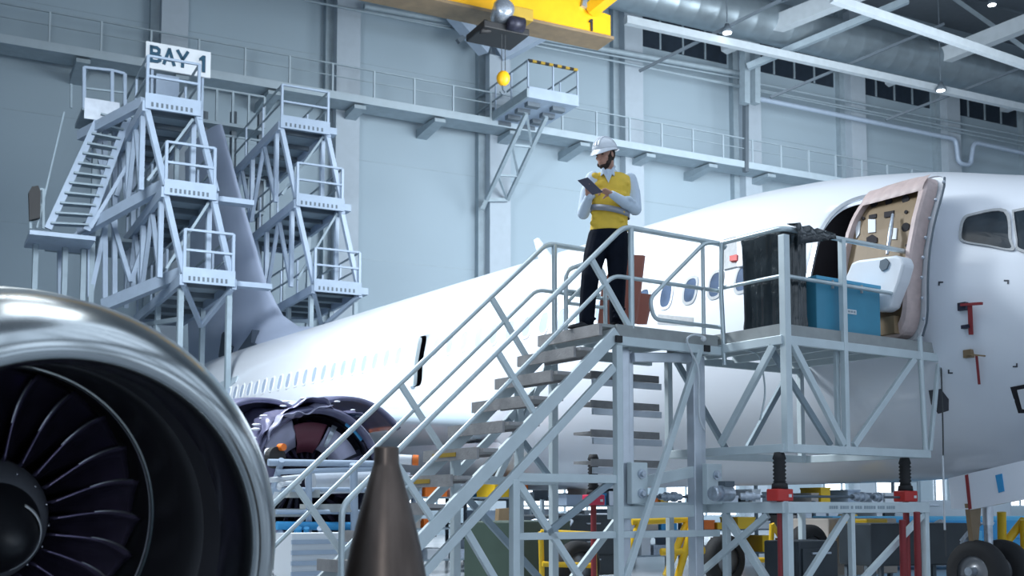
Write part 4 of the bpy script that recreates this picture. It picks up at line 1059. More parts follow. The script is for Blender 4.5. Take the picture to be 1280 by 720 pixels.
# ================================================================== TAIL DOCKING TOWERS AND SIGN
def tower(name, label, v0, tiers, back, rise_w, posts, mirror=1):
    T = thing(name, W(tiers[0][0], v0, 0), label, 'scaffold tower')
    for i, (w0, w1, z, vb) in enumerate(tiers):
        MB().box(W, w0, w1, v0, vb, z-.10, z).build('tier_deck', 'steel_blue', T)
        fr = MB().box(W, w0-.05, w1+.05, v0-.08, v0, z-.28, z+.14).build('edge_board', 'gantry_paint', T)
        n_ = 9
        dots = MB()
        for k in range(n_): dots.box(W, w0+.1+(w1-w0-.2)*k/n_, w0+.16+(w1-w0-.2)*k/n_, v0-.085, v0-.078, z-.22, z-.10)
        dots.build('edge_slots', 'steel_dark', fr)['kind'] = 'stuff'
        for w_ in (w0-.05, w1+.05): MB().box(W, w_-.06, w_+.06, v0, vb, z-.34, z-.06).build('side_beam', 'gantry_paint', T)
        MB().box(W, w0, w1, vb-.1, vb, z-.3, z-.06).build('rear_beam', 'gantry_paint', T)
        for k in range(5):
            v_ = v0+(vb-v0)*(k+.5)/5; MB().box(W, w0, w1, v_-.06, v_+.06, z-.24, z-.1).build('joist', 'steel_dark', T)
        H = 1.17
        for zz in (z+H, z+.62): MB().bar(W(w0, v0, zz), W(w1, v0, zz), .06).build('guard_rail', 'gantry_paint', T)
        for w_ in (w0, w1):
            for zz in (z+H, z+.62): MB().bar(W(w_, v0, zz), W(w_, vb, zz), .05).build('guard_rail', 'steel_blue', T)
            for k in range(4): MB().bar(W(w_, v0+(vb-v0)*k/3, z), W(w_, v0+(vb-v0)*k/3, z+H), .075 if k == 0 else .06).build('rail_post', 'gantry_paint', T)
        zn = tiers[i+1][2] if i+1 < len(tiers) else 0
        if i+1 < len(tiers):
            dw = tiers[i+1][0]-w0
            for w_ in (w0, w1):
                MB().bar(W(w_, v0+.1, z-.2), W(w_+dw, v0+.1, zn), .15).build('raking_post', 'gantry_paint', T)
                MB().bar(W(w_-.02, v0+.5, z-.2), W(w_-.02, v0+.5, zn-.1), .13).build('post', 'gantry_paint', T)
            MB().bar(W(w0+.1, v0+.2, zn+.1), W(w1-.1, v0+.2, z-.3), .07).build('brace', 'steel_blue', T)
            for q in range(2):
                va = v0+.6+(vb-v0-.8)*q/2; vc = v0+.6+(vb-v0-.8)*(q+1)/2
                MB().bar(W(w0, va, zn), W(w0, (va+vc)/2, z-.25), .12).build('brace', 'gantry_paint', T)
                MB().bar(W(w0, (va+vc)/2, z-.25), W(w0, vc, zn), .12).build('brace', 'gantry_paint', T)
                MB().bar(W(w0, vc, z-.2), W(w0, vc, zn), .14).build('post', 'gantry_paint', T)
                MB().bar(W(w1, vc, z-.2), W(w1, vc, zn), .12).build('post', 'steel_blue', T)
        else:
            for w_ in (w0, w1):
                for v_ in (v0+.4, (v0+vb)/2, vb-.2): MB().bar(W(w_, v_, z-.3), W(w_, v_, .02), .14).build('post', 'steel_blue', T)
            MB().bar(W(w0, v0+.1, z-.3), W(w0+.9, v0+2.0, z-1.1), .12).build('brace', 'gantry_paint', T)
            MB().bar(W(w1, v0+.1, z-.3), W(w0+.9, v0+2.0, z-1.1), .12).build('brace', 'gantry_paint', T)
            MB().bar(W(w0, v0+.4, z-1.2), W(w0, vb-.2, z-.4), .12).build('brace', 'steel_blue', T)
    return T
s31 = lambda x: x
TL = tower('tail_dock', 'white tiered docking tower on the left below the bay sign', 31.0,
  [(4.98, 6.33, 12.0, 36.5), (5.52, 6.80, 9.74, 37.5), (6.05, 7.35, 7.42, 38.5)], 0, 0, 0)
# walkway arms toward the fin on the tower
for z, w_ in ((9.74, 6.85), (7.42, 7.4)): MB().box(W, w_, w_+1.15, 31.4, 31.8, z-.16, z-.02).build('cantilever_arm', 'gantry_paint', TL)
k_ = 36/33.0
TR_ = tower('tail_dock', 'white tiered docking tower right of the tail fin', 36.0,
  [(9.19*k_, 10.62*k_, 1.15+(12.70-1.15)*k_, 43.0), (9.70*k_, 11.1*k_, 1.15+(10.39-1.15)*k_, 43.0), (10.28*k_, 11.68*k_, 1.15+(7.86-1.15)*k_, 42.0)], 0, 0, 0)
for w_, z in ((10.62*k_, 1.15+(12.70-1.15)*k_), (11.1*k_, 1.15+(10.39-1.15)*k_), (11.68*k_, 1.15+(7.86-1.15)*k_)):
    MB().box(W, w_, w_+.3, 36-.05, 36.4, z-.24, z-.02).build('cantilever_arm', 'gantry_paint', TR_)
# stair unit with landing at far left
SU = thing('dock_stair', W(2.5, 34, 0), 'steep open stair unit at the far left leading up to the docking tower', 'staircase')
vs = 34.0
def sv(x, y, dv=0): return HV(x, y, vs+dv)
a0, a1 = sv(60, 286), sv(128, 138); b0, b1 = sv(108, 288), sv(160, 146)
MB().bar(a0, a1, .10, .2).build('stringer', 'gantry_paint', SU); MB().bar(b0, b1, .10, .2).build('stringer', 'gantry_paint', SU)
for i in range(12):
    t = (i+.5)/12; p = a0.lerp(a1, t); q = b0.lerp(b1, t); MB().bar(p, q, .34, .05).build('tread', 'steel_blue', SU)
w0, _, z0 = wv(sv(36, 290)); w1, _, _ = wv(sv(118, 292))
MB().box(W, w0, w1, vs-.3, vs+1.6, z0-.12, z0).build('lower_landing', 'gantry_paint', SU)
wA, _, zA = wv(sv(103, 133)); wB, _, zB = wv(sv(158, 140))
MB().box(W, wA, wB+.4, vs, vs+1.8, zA-.10, zA+.02).build('upper_landing', 'steel_blue', SU)
MB().box(W, wA+.05, wA+1.0, vs-.06, vs, zA-.35, zA+.25).build('landing_panel', 'alu', SU)
for x, y0, y1 in ((105, 84, 136), (140, 88, 140), (156, 92, 138)):
    MB().bar(sv(x, y0), sv(x, y1), .09).build('rail_post', 'gantry_paint', SU)
MB().bar(sv(105, 84), sv(140, 88), .07).build('guard_rail', 'gantry_paint', SU); MB().bar(sv(140, 88), sv(156, 92), .07).build('guard_rail', 'gantry_paint', SU)
MB().bar(sv(105, 110), sv(156, 116), .05).build('guard_rail', 'steel_blue', SU)
MB().bar(sv(89, 105, 1.5), sv(89, 135, 1.5), .06).build('rail_post', 'steel_blue', SU)
MB().bar(sv(80, 140), sv(46, 285), .05).build('hand_rail', 'steel_blue', SU)
MB().bar(sv(38, 240), sv(38, 286), .07).build('rail_post', 'steel_blue', SU); MB().bar(sv(54, 236), sv(54, 286), .07).build('rail_post', 'steel_blue', SU); MB().bar(sv(38, 240), sv(54, 236), .06).build('guard_rail', 'steel_blue', SU); MB().bar(sv(38, 258), sv(56, 256), .05).build('guard_rail', 'steel_blue', SU)
for x, y0 in ((82, 292), (105, 292), (45, 292), (120, 140)):
    p = sv(x, y0, 1.0); MB().bar(p, Vector((p.x, p.y, 0)), .14).build('post', 'steel_blue', SU)
MB().bar(sv(113, 285), sv(160, 205), .1).build('brace', 'gantry_paint', SU)
m = MB(); P = [sv(x, y, -.2) for x, y in ((36, 240), (40, 233), (48, 232), (51, 240), (50, 272), (37, 275))]; m.prism(P, VH*.25)
tag(m.build('hanging_jacket', 'black_cap'), 'dark jacket hanging on the lower landing rail at far left', 'jacket')
# link frames between stair unit and tower
LF = thing('link_frame', W(4, 33, 0), 'white braced link frame between the far left stair and the docking tower', 'scaffold tower')
for x, y0, y1, dv in ((131, 150, 380, 0), (143, 150, 380, .3), (112, 295, 370, 0), (166, 150, 370, 1.5), (75, 292, 372, .8)):
    MB().bar(HV(x, y0, 35+dv), HV(x, y1, 35+dv), .14).build('post', 'gantry_paint', LF)
for (x0, y0, x1, y1) in ((120, 180, 136, 248), (175, 150, 145, 245), (136, 262, 112, 372), (136, 262, 163, 352), (163, 352, 200, 250), (110, 200, 150, 140), (88, 300, 132, 262)):
    MB().bar(HV(x0, y0, 35), HV(x1, y1, 35), .13).build('brace', 'gantry_paint', LF)
MB().bar(HV(100, 290, 34.8), HV(205, 232, 32.0), .22, .3).build('link_beam', 'gantry_paint', LF); MB().bar(HV(130, 382, 34.8), HV(228, 342, 32.0), .22, .34).build('link_beam', 'gantry_paint', LF); MB().bar(HV(100, 170, 34.8), HV(180, 128, 32.0), .2, .28).build('link_beam', 'gantry_paint', LF)
MB().box(W, 3.2, 5.5, 36, 38.5, 9.2, 9.3).build('link_deck', 'steel_blue', LF); MB().box(W, 3.0, 5.0, 36, 38.5, 6.3, 6.42).build('link_deck', 'steel_blue', LF); pass
# far docking platforms seen between the towers
FB = thing('rear_dock', W(9, 42, 0), 'grey railed dock deck far behind the tail fin between the towers', 'scaffold tower')
for y0, y1 in ((148, 158), (205, 212), (255, 262)):
    a = HV(250, y0, 42); b = HV(330, y1, 42); w0, _, z = wv(a); w1 = wv(b)[0]
    MB().box(W, w0, w1, 42, 43.2, z-.12, z).build('dock_deck', 'steel_blue', FB)
    for k in range(5): MB().bar(W(w0+(w1-w0)*k/4, 42, z), W(w0+(w1-w0)*k/4, 42, z+1.2), .08).build('rail_post', 'steel_blue', FB)
    MB().bar(W(w0, 42, z+1.2), W(w1, 42, z+1.2), .07).build('guard_rail', 'steel_blue', FB)
for x in (256, 292, 326): MB().bar(HV(x, 140, 42.6), Vector((HV(x, 140, 42.6).x, HV(x, 140, 42.6).y, 0)), .2).build('post', 'steel_dark', FB)
# BAY 1 sign
SV = 33.0
q0 = HV(182, 84, SV); q1 = HV(263, 94, SV); q2 = HV(182, 51, SV); w0, _, z0 = wv(q0); w1 = wv(q1)[0]; z1 = wv(q2)[2]
SG = thing('bay_sign', W((w0+w1)/2, SV, z0), 'white sign board with dark letters BAY 1 above the docking tower', 'sign')
MB().box(W, w0, w1, SV, SV+.08, z0, z1).build('sign_board', 'label_white', SG)
hh = z1-z0
LH = hh*.60; LW_ = LH*.62
STROKES = {'B': [[(.08, 0), (.08, 1)], [(.08, .94), (.6, .94), (.82, .84), (.82, .64), (.6, .53), (.08, .53)], [(.6, .53), (.92, .42), (.92, .16), (.66, .06), (.08, .06)]],
           'A': [[(0, 0), (.5, 1)], [(.5, 1), (1, 0)], [(.2, .30), (.8, .30)]], 'Y': [[(0, 1), (.5, .46)], [(1, 1), (.5, .46)], [(.5, .5), (.5, 0)]]}
for li, ch_ in enumerate('BAY'):
    m = MB(); bx = w0+.12+li*(LW_*1.32)
    for st in STROKES[ch_]:
        for q in range(len(st)-1):
            a_, b_ = [W(bx+LW_*x, SV-.015-.002*q, z0+hh*.24+LH*y) for x, y in st[q:q+2]]
            e_ = (b_-a_).normalized()*.02; m.bar(a_-e_, b_+e_, LH*.19, .03, up=VH)
    m.build('sign_letter', 'sign_navy', SG)
digit_one(W(w1-.34, SV-.03, z0+hh*.16), WH, ZH, hh*.64, .03).build('sign_lettering', 'sign_navy', SG)
for w_ in (w0+.2, w1-.2): MB().bar(W(w_, SV+.12, z0-1.4), W(w_, SV+.12, z1), .07).build('sign_post', 'gantry_paint', SG)
p = HV(208, 120, 37.5); m = MB().box(lambda a_, b_, c_: p+WH*a_+VH*b_+ZH*c_, -.33, .4, 0, .4, 0, .7); tag(m.build('control_cabinet', 'gantry_paint'), 'small pale cabinet on the tower deck beneath the sign', 'cabinet')
# ================================================================== THE MAN
PO = A(7.57, 9.44, ZD); PS = 1.15
def PL(x, y, z): return PO + Vector((x, y, z))*PS
def PV(p): return PL(*p)
def limb(m, pts, rad, n=14):
    P = [PV(p) for p in pts]; R = [r*PS for r in rad]
    m.tube(P, R, n); 
    for p, r in zip(P, R): m.ball(p, r*.995, n)
def loft(m, secs, n=28, cap=True):    # secs: (cx, cy, z, rx, ry, tilt) ellipses
    G = []
    for (cx, cy, z, rx, ry, *rot) in secs:
        a0 = math.radians(rot[0]) if rot else 0
        G.append([PL(cx+rx*math.cos(a)*math.cos(a0)-ry*math.sin(a)*math.sin(a0), cy+rx*math.cos(a)*math.sin(a0)+ry*math.sin(a)*math.cos(a0), z) for a in [2*math.pi*k/n for k in range(n)]])
    m.grid(G, closed_u=True)
    if cap: m.smooth = True; m.add(G[0], [tuple(range(n))]); m.add(G[-1], [tuple(range(n))]); m.smooth = False
MAN = thing('person', PO, 'man in a white hard hat and yellow vest tapping a tablet on the stair landing', 'person')
RSH, LSH = (-.045, -.03, 1.415), (.30, .05, 1.42)
REL, RWR = (-.135, -.06, 1.08), (-.10, -.27, 1.175)
LEL, LWR = (.350, .0, 1.135), (.115, -.245, 1.205)
HD_ = Vector((.070, -.035, 1.635))
fdir = Vector((-.62, -.70, -.24)).normalized()             # where the face looks: down and left to the tablet
fx = fdir.cross(Vector((0, 0, 1))).normalized(); fz = fx.cross(fdir).normalized()   # right, up of the head
def HDp(r, f, u): return HD_ + fx*r + fdir*f + fz*u
body = MB()
# head: skull, jaw, nose, ears
def hball(m, r, f, u, rad, sc): m.ball(PV(HDp(r, f, u)), rad*PS, 20, sc, (fx, fdir, fz))
hball(body, 0, -.005, .03, .078, (.96, 1.20, 1.12)); hball(body, 0, .035, -.05, .060, (.92, .95, 1.2)); hball(body, 0, .055, -.098, .030, (1.1, .9, .9))
hball(body, 0, .094, -.010, .014, (.9, 1.2, 2.0)); hball(body, 0, .104, -.030, .015, (1.15, 1.1, .8))
hball(body, 0, .078, .022, .03, (1.7, .6, .4)); 
for s_ in (-1, 1):
    hball(body, s_*.077, -.01, -.005, .020, (.35, .8, 1.5)); hball(body, s_*.040, .062, -.02, .024, (1, .8, .8))
hball(body, 0, .086, -.058, .016, (1.6, .6, .5)); hball(body, 0, .083, -.068, .014, (1.4, .6, .5))
limb(body, [(.105, .02, 1.46), tuple(HDp(0, -.03, -.06))], [.058, .054])
# torso, legs (under the clothes) and arms as one surface
loft(body, [(.10, .0, .90, .15, .10), (.105, .0, 1.0, .14, .095), (.115, .0, 1.15, .145, .10), (.125, .0, 1.3, .165, .11), (.125, .01, 1.42, .16, .09), (.11, .02, 1.50, .07, .06)])
HR_, KR, AR = (.02, 0, .88), (-.075, -.05, .49), (-.105, .0, .085)
HL_, KL, AL = (.175, 0, .88), (.175, -.04, .49), (.175, .05, .085)
limb(body, [HR_, KR, AR], [.085, .058, .042]); limb(body, [HL_, KL, AL], [.085, .058, .042])
limb(body, [RSH, REL, RWR], [.052, .040, .028]); limb(body, [LSH, LEL, LWR], [.052, .040, .028])
# hands
def hand(wr, palm_dir, across, nrm, curl, lens=(.072, .080, .075, .060), point=None, thumb=None):
    wr = Vector(wr); d = Vector(palm_dir).normalized(); n_ = Vector(nrm); n_ = (n_ - d*n_.dot(d)).normalized(); a = d.cross(n_).normalized()*across
    for i in range(4):
        o_ = (i-1.5)*.0195; k = wr + d*.088 + a*o_
        limb(body, [tuple(wr + a*o_*.6 + d*.01), tuple(k)], [.0145, .0125], 10)
        c = curl if point != i else .12; L = lens[i]; p = [tuple(k)]; q = Vector(k); ang = 0
        for s_ in (.45, .32, .26):
            ang += c; q = q + (d*math.cos(ang) + n_*math.sin(ang))*L*s_; p.append(tuple(q))
        limb(body, p, [.0098, .0090, .0084, .0074], 9)
    b = wr + d*.03 + a*(-.03); tdir = thumb or (d*.6 - a*.75 + n_*.35); tdir = Vector(tdir).normalized()
    limb(body, [tuple(wr+d*.012-a*.012), tuple(b+n_*.006), tuple(b+tdir*.034), tuple(b+tdir*.058+n_*.008)], [.015, .0125, .0105, .0088], 9)
# right hand closes under the tablet edge, left hand points at the glass
T0 = Vector((-.205, -.315, 1.315)); te2 = Vector((.135, -.02, -.140)); te1 = Vector((.085, -.085, .003)); tn = te1.cross(te2).normalized()
hand(RWR, (-.01, -.30, .72), 1, (.25, -.55, .25), .55, thumb=Vector((.45, -.2, .6)))
hand(LWR, (-.80, -.28, .30), 1, (-.35, -.35, -.80), .62, point=0, thumb=Vector((-.6, -.35, -.5)))
bd = body.build('body', 'skin_tone', MAN, remesh=.0062)
# beard and hair
m = MB(); hball(m, 0, .040, -.096, .052, (.98, .93, .62)); hball(m, 0, .078, -.047, .018, (1.6, .5, .35))
for s_ in (-1, 1): hball(m, s_*.060, .022, -.055, .020, (.5, 1.1, 1.6)); hball(m, s_*.052, .040, -.080, .024, (.7, 1.2, 1.0)); hball(m, s_*.064, .004, -.035, .018, (.4, .9, 1.6))
m.build('beard', 'beard', MAN, remesh=.005)
m = MB(); hball(m, 0, -.026, .010, .083, (.98, 1.06, 1.08)); m.build('hair', 'beard', MAN, remesh=.006)
for s_ in (-1, 1):
    m = MB(); m.ball(PV(HDp(s_*.032, .083, .006)), .0105*PS, 10, (1.5, .6, .5), (fx, fdir, fz)); m.build('eye', 'beard', bd)
    m = MB(); m.ball(PV(HDp(s_*.034, .086, .028)), .011*PS, 10, (1.9, .6, .4), (fx, fdir, fz)); m.build('eyebrow', 'beard', bd)
# hard hat
m = MB(); G = []
for i in range(13):
    ph = math.pi/2*i/12; G.append([PV(HDp(.112*math.cos(ph)*math.cos(a)*.98, -.008+.135*math.cos(ph)**.9*math.sin(a), .048+.118*math.sin(ph)+.004*max(0, math.cos(a*2))*0)) for a in [2*math.pi*k/36 for k in range(36)]])
m.grid(G, closed_u=True)
hh_ = m.build('hard_hat', 'helmet_white', MAN, solid=.004)
m = MB(); G = []
for r_, dz_ in ((1.0, .054), (1.02, .042), (1.11, .034), (1.12, .028), (1.0, .034)):
    row = []
    for k in range(48):
        a = 2*math.pi*k/48; f = max(0, math.sin(a)); e = r_ + (r_-1)*2.6*f**2
        row.append(PV(HDp(.112*math.cos(a)*min(e, 1.10+.0*f), -.008+.135*math.sin(a)*e, dz_ - (.028*f**2 if r_ > 1.05 else 0))))
    G.append(row)
m.grid(G, closed_u=True); m.build('hat_brim', 'helmet_white', hh_)
m = MB(); m.smooth = True
for o_ in (-.03, 0, .03):
    pts = [PV(HDp(o_, -.008+.137*math.cos(t)*(.97 if o_ else 1), .050+.120*math.sin(t)*(.965 if o_ else 1.0))) for t in [math.pi*(.12+.76*i/16) for i in range(17)]]
    MB().tube(pts, .007*PS, 8).build('hat_ridge', 'helmet_white', hh_)
# shirt: sleeves, shoulders, collar, tails
m = MB()
loft(m, [(.105, 0, .86, .158, .112), (.11, 0, 1.0, .150, .105), (.12, 0, 1.15, .155, .11), (.128, 0, 1.3, .175, .118), (.128, .01, 1.41, .172, .10), (.115, .015, 1.475, .10, .075), (.108, .015, 1.50, .066, .062)])
RFH = Vector(RWR); LFH = Vector(LWR)
limb(m, [RSH, (-.10, -.05, 1.27), REL], [.070, .064, .056]); limb(m, [REL, (-.12, -.16, 1.125), tuple(RFH)], [.058, .050, .036])
limb(m, [LSH, (.335, .03, 1.29), LEL], [.076, .068, .060]); limb(m, [LEL, (.24, -.12, 1.165), tuple(LFH)], [.060, .052, .036])
rs = random.Random(11)
for P_, Q_ in ((LSH, LEL), (LEL, LWR), (RSH, REL)):
    for _ in range(7):
        t = rs.uniform(.1, .95); c = Vector(P_).lerp(Vector(Q_), t) + Vector((rs.uniform(-.03, .03), rs.uniform(-.035, 0), rs.uniform(-.03, .03))); m.ball(PV(c), rs.uniform(.032, .046)*PS, 10, (1.2, 1, .7))
m.build('shirt', 'shirt_pale', MAN, remesh=.008)
m = MB()   # open collar
for s_ in (-1, 1):
    P = [PL(.105+s_*.055, .03, 1.475), PL(.105+s_*.062, .04, 1.545), PL(.10+s_*.050, -.055, 1.53), PL(.085+s_*.012, -.105, 1.455), PL(.085+s_*.060, -.105, 1.415)]
    m.prism(P, Vector((s_*.008, -.008, .004)))
m.build('shirt_collar', 'shirt_pale', MAN, bevel=.004)
m = MB(); P = [PL(.078, -.108, 1.470), PL(.098, -.108, 1.470), PL(.088, -.118, 1.42)]; m.prism(P, Vector((0, .01, 0))); m.build('collar_opening', 'trouser_navy', MAN)
# vest
m = MB()
loft(m, [(.105, -.002, .925, .178, .128), (.107, -.002, 1.0, .172, .125), (.115, -.002, 1.10, .168, .124), (.122, -.002, 1.22, .176, .130), (.128, 0, 1.33, .186, .134), (.128, .01, 1.40, .186, .122), (.125, .02, 1.445, .175, .100), (.12, .025, 1.475, .135, .085)])
for s_, c in ((-1, RSH), (1, LSH)):
    m.ball(PL(c[0]-s_*.012, c[1]+.0, 1.420), .068*PS, 16, (.85, 1.15, .75))
for _ in range(22):
    a = rs.uniform(-2.6, -.5); z = rs.uniform(.98, 1.36); m.ball(PL(.118+.155*math.cos(a), .108*math.sin(a), z), rs.uniform(.03, .05)*PS, 10, (1.5, .7, .8))
vest = m.build('safety_vest', 'vest_yellow', MAN, remesh=.0075)
m = MB(); G = []
for z, o_ in ((1.062, .0), (1.062, .006), (1.118, .006), (1.118, 0)):
    G.append([PL(.113+(.180+o_)*math.cos(a), -.006+(.139+o_)*math.sin(a), z+.012-.035*math.cos(a)) for a in [2*math.pi*k/40 for k in range(40)]])
m.grid(G, closed_u=True); m.build('reflective_band', 'vest_band', vest)
# V of shirt over the vest neckline
m = MB(); G = []
P = [PL(.035, -.112, 1.475), PL(.145, -.112, 1.475), PL(.092, -.146, 1.345)]; m.prism(P, Vector((0, .02, .0))); m.build('shirt_front', 'shirt_pale', MAN)
m = MB(); P = [PL(.074, -.128, 1.478), PL(.106, -.128, 1.478), PL(.090, -.152, 1.372)]; m.prism(P, Vector((0, .008, 0))); m.build('shirt_placket', 'shirt_pale', MAN)
# trousers
m = MB()
loft(m, [(.10, .0, .80, .165, .125), (.10, .0, .90, .170, .128), (.105, 0, .98, .162, .118)])
limb(m, [HR_, (-.035, -.03, .68), KR, (-.095, -.01, .28), (-.105, .005, .10)], [.110, .102, .084, .076, .072])
limb(m, [HL_, (.178, -.02, .68), KL, (.175, .01, .28), (.175, .05, .10)], [.110, .102, .084, .074, .070])
for _ in range(16):
    k_ = rs.choice((0, 1)); z = rs.choice((rs.uniform(.10, .22), rs.uniform(.42, .58))); c = (-.09, 0) if k_ == 0 else (.175, .02)
    m.ball(PL(c[0]+rs.uniform(-.03, .03), c[1]-.04+rs.uniform(-.01, .01), z), .042*PS, 10, (1.4, .8, .5))
m.build('trousers', 'trouser_navy', MAN, remesh=.008)
for nm, (ax_, ay_), dr in (('r', (-.105, .0), Vector((-.88, -.47, 0))), ('l', (.175, .05), Vector((-.45, -.89, 0)))):
    dr.normalize(); sd = Vector((-dr.y, dr.x, 0)); m = MB(); G = []
    for t, w_, h_ in ((-.075, .020, .05), (-.06, .034, .085), (-.01, .040, .105), (.05, .040, .085), (.10, .044, .060), (.15, .042, .048), (.185, .030, .036), (.20, .010, .02)):
        c = Vector((ax_, ay_, 0)) + dr*t
        G.append([PV(c + sd*w_*math.cos(a) + Vector((0, 0, max(.004, h_*.5 + h_*.5*math.sin(a))))) for a in [2*math.pi*k/20 for k in range(20)]])
    m.grid(G, closed_u=True); m.smooth = True; m.add(G[0], [tuple(range(20))]); m.add(G[-1], [tuple(range(20))]); m.build('shoe', 'shoe_black', MAN)
# tablet
p = [PV(T0), PV(T0+te1), PV(T0+te1+te2), PV(T0+te2)]
TB = thing('tablet', p[0].lerp(p[2], .5), 'dark grey tablet computer held up in front of the chest', 'tablet')
m = MB(); m.prism(p, tn*.009*PS); m.build('tablet_body', 'tablet_back', TB, bevel=.003)
c = (p[0]+p[1]+p[2]+p[3])/4; q = [c+(x-c)*.92+tn*.0097 for x in p]; MB().prism(q, tn*.0006).build('tablet_screen', 'window_pale', TB)
# ================================================================== CLUTTER BENEATH THE AIRCRAFT
def floorp(x, Y): p = AT(x, 640, Y); return Vector((p.x, p.y, 0))
def LB_(p, yaw=0):      # local frame about a floor point, turned
    a = math.radians(yaw); X = NH*math.cos(a)+DH*math.sin(a); Yv = DH*math.cos(a)-NH*math.sin(a)
    return lambda u, v, z: p + X*u + Yv*v + ZH*z
def cart(x, Y, w, d, z0, z1, mt, name, lab, cat, yaw=0, handle=True, grp=None, drawers=3, door_mt=None):
    p = floorp(x, Y); F = LB_(p, yaw); t = thing(name, p, lab, cat, grp)
    MB().box(F, -w/2, w/2, -d/2, d/2, z0, z1).build('body', mt, t, bevel=.02)
    for k in range(drawers):
        za = z0+.05+(z1-z0-.1)*k/drawers; zb_ = za+(z1-z0-.1)/drawers-.03
        dr = MB().box(F, -w/2+.04, w/2-.04, -d/2-.02, -d/2, za, zb_).build('drawer', door_mt or mt, t)
        MB().box(F, -.15, .15, -d/2-.045, -d/2-.02, zb_-.06, zb_-.04).build('handle', 'motor_silver', dr)
    for su in (-1, 1):
        for sv_ in (-1, 1):
            m = MB(); m.lathe(F(su*(w/2-.08), sv_*(d/2-.08), .07), NH, [(-.02, .001), (-.02, .07), (.02, .07), (.02, .001)], 14); m.build('castor', 'black_rubber', t)
            if z0 > .14: MB().box(F, su*(w/2-.08)-.03, su*(w/2-.08)+.03, sv_*(d/2-.08)-.03, sv_*(d/2-.08)+.03, .12, z0).build('leg', 'steel_dark', t)
    if handle: MB().tube(rnd([F(w/2, -d/2+.05, z1-.1), F(w/2+.15, -d/2+.05, z1), F(w/2+.15, d/2-.05, z1), F(w/2, d/2-.05, z1-.1)], .06), .018, 8).build('push_handle', 'motor_silver', t)
    return t
def shelf(x, Y, w, d, h, n, mt, lab, yaw=0, items=True, seed=1, grp=None):
    p = floorp(x, Y); F = LB_(p, yaw); t = thing('shelf_rack', p, lab, 'shelf', grp); rs = random.Random(seed)
    for su in (-1, 1):
        for sv_ in (-1, 1): MB().box(F, su*w/2-.03, su*w/2+.03, sv_*d/2-.03, sv_*d/2+.03, 0, h).build('upright', mt, t)
    for k in range(n):
        z = .25+(h-.35)*k/max(1, n-1); MB().box(F, -w/2, w/2, -d/2, d/2, z-.03, z).build('shelf', mt, t)
        if items:
            u = -w/2+.1; q = 0
            while u < w/2-.3:
                ww = rs.uniform(.18, .5); hh = rs.uniform(.12, .34)
                if rs.random() < .75:
                    kk = rs.choice(('label_white', 'blue_paint', 'beige', 'dark_panel', 'yellow_paint', 'alu', 'motor_silver', 'gantry_paint', 'orange_mark'))
                    col = {'label_white': 'white', 'blue_paint': 'blue', 'beige': 'beige', 'dark_panel': 'black', 'yellow_paint': 'yellow', 'alu': 'silver', 'motor_silver': 'steel', 'gantry_paint': 'pale grey', 'orange_mark': 'orange'}[kk]
                    m = MB().box(F, u, min(u+ww, w/2-.05), -d/2+.05, d/2-.1, z, z+hh); m.box(F, u-.012, min(u+ww, w/2-.05)+.012, -d/2+.04, d/2-.09, z+hh-.03, z+hh+.01)
                    o = m.build('parts_bin', kk); tag(o, '%s bin on %s, %s shelf' % (col, lab.split(',')[0], ['lowest', 'second', 'third', 'fourth', 'fifth'][k]), 'bin', 'parts bins on the racks below the aircraft')
                u += ww+.08
    return t
cart(648, 15.5, 1.35, .8, .15, .98, 'green_paint', 'ground_power_cart', 'dark green equipment cart beneath the stairs', 'cart', 20, drawers=0)
cart(712, 17.5, 1.5, .9, .15, 1.05, 'dark_panel', 'tool_cabinet', 'black tool cabinet right of the green cart', 'cabinet', 10)
cart(1000, 12.6, .62, .5, .1, .80, 'dark_panel', 'tool_cabinet', 'small dark cabinet with a white plate behind the lift braces', 'cabinet', 0, False, drawers=1)
p = HD(1006, 712, 9.9)
cart(1128, 15.5, 1.55, .7, .40, .95, 'dark_panel', 'equipment_case', 'wide black case on a stand beside the red leg', 'case', -15, False, drawers=0)
cart(1048, 17.0, 1.5, .9, .2, 1.0, 'beige', 'covered_pallet', 'beige cloth covered load behind the lift braces', 'load', 0, False, drawers=0)
cart(1082, 16.2, .45, .4, .62, 1.0, 'yellow_paint', 'yellow_bin', 'yellow bin between the beige load and the black case', 'bin', 0, False, drawers=0)
cart(1215, 24, 6.4, 1.2, .1, .98, 'blue_light', 'blue_container', 'long light blue container behind the nose wheels', 'container', -30, False, drawers=2, door_mt='blue_paint')
cart(1132, 22, 2.6, 1.0, .1, .72, 'blue_light', 'blue_container', 'low light blue container behind the black case', 'container', -20, False, drawers=1)
cart(1155, 30, 4.2, 1.0, .1, 1.35, 'column_paint', 'control_cabinet', 'pale grey control cabinet against the blue container', 'cabinet', -30, False, drawers=3)
# white hose / wrapped wing part by the nose leg
P = [AT(x, y, 15.8) for x, y in ((1168, 655), (1180, 668), (1200, 681), (1218, 690))]
tag(MB().tube(bez(P), [.10, .12, .13, .12, .12, .11, .11, .10, .10, .09, .09, .08, .08, .07, .06, .05, .05, .04, .03][:len(bez(P))], 12).build('wrapped_tube', 'label_white'), 'white wrapped tube lying slanted above the blue container', 'tube')
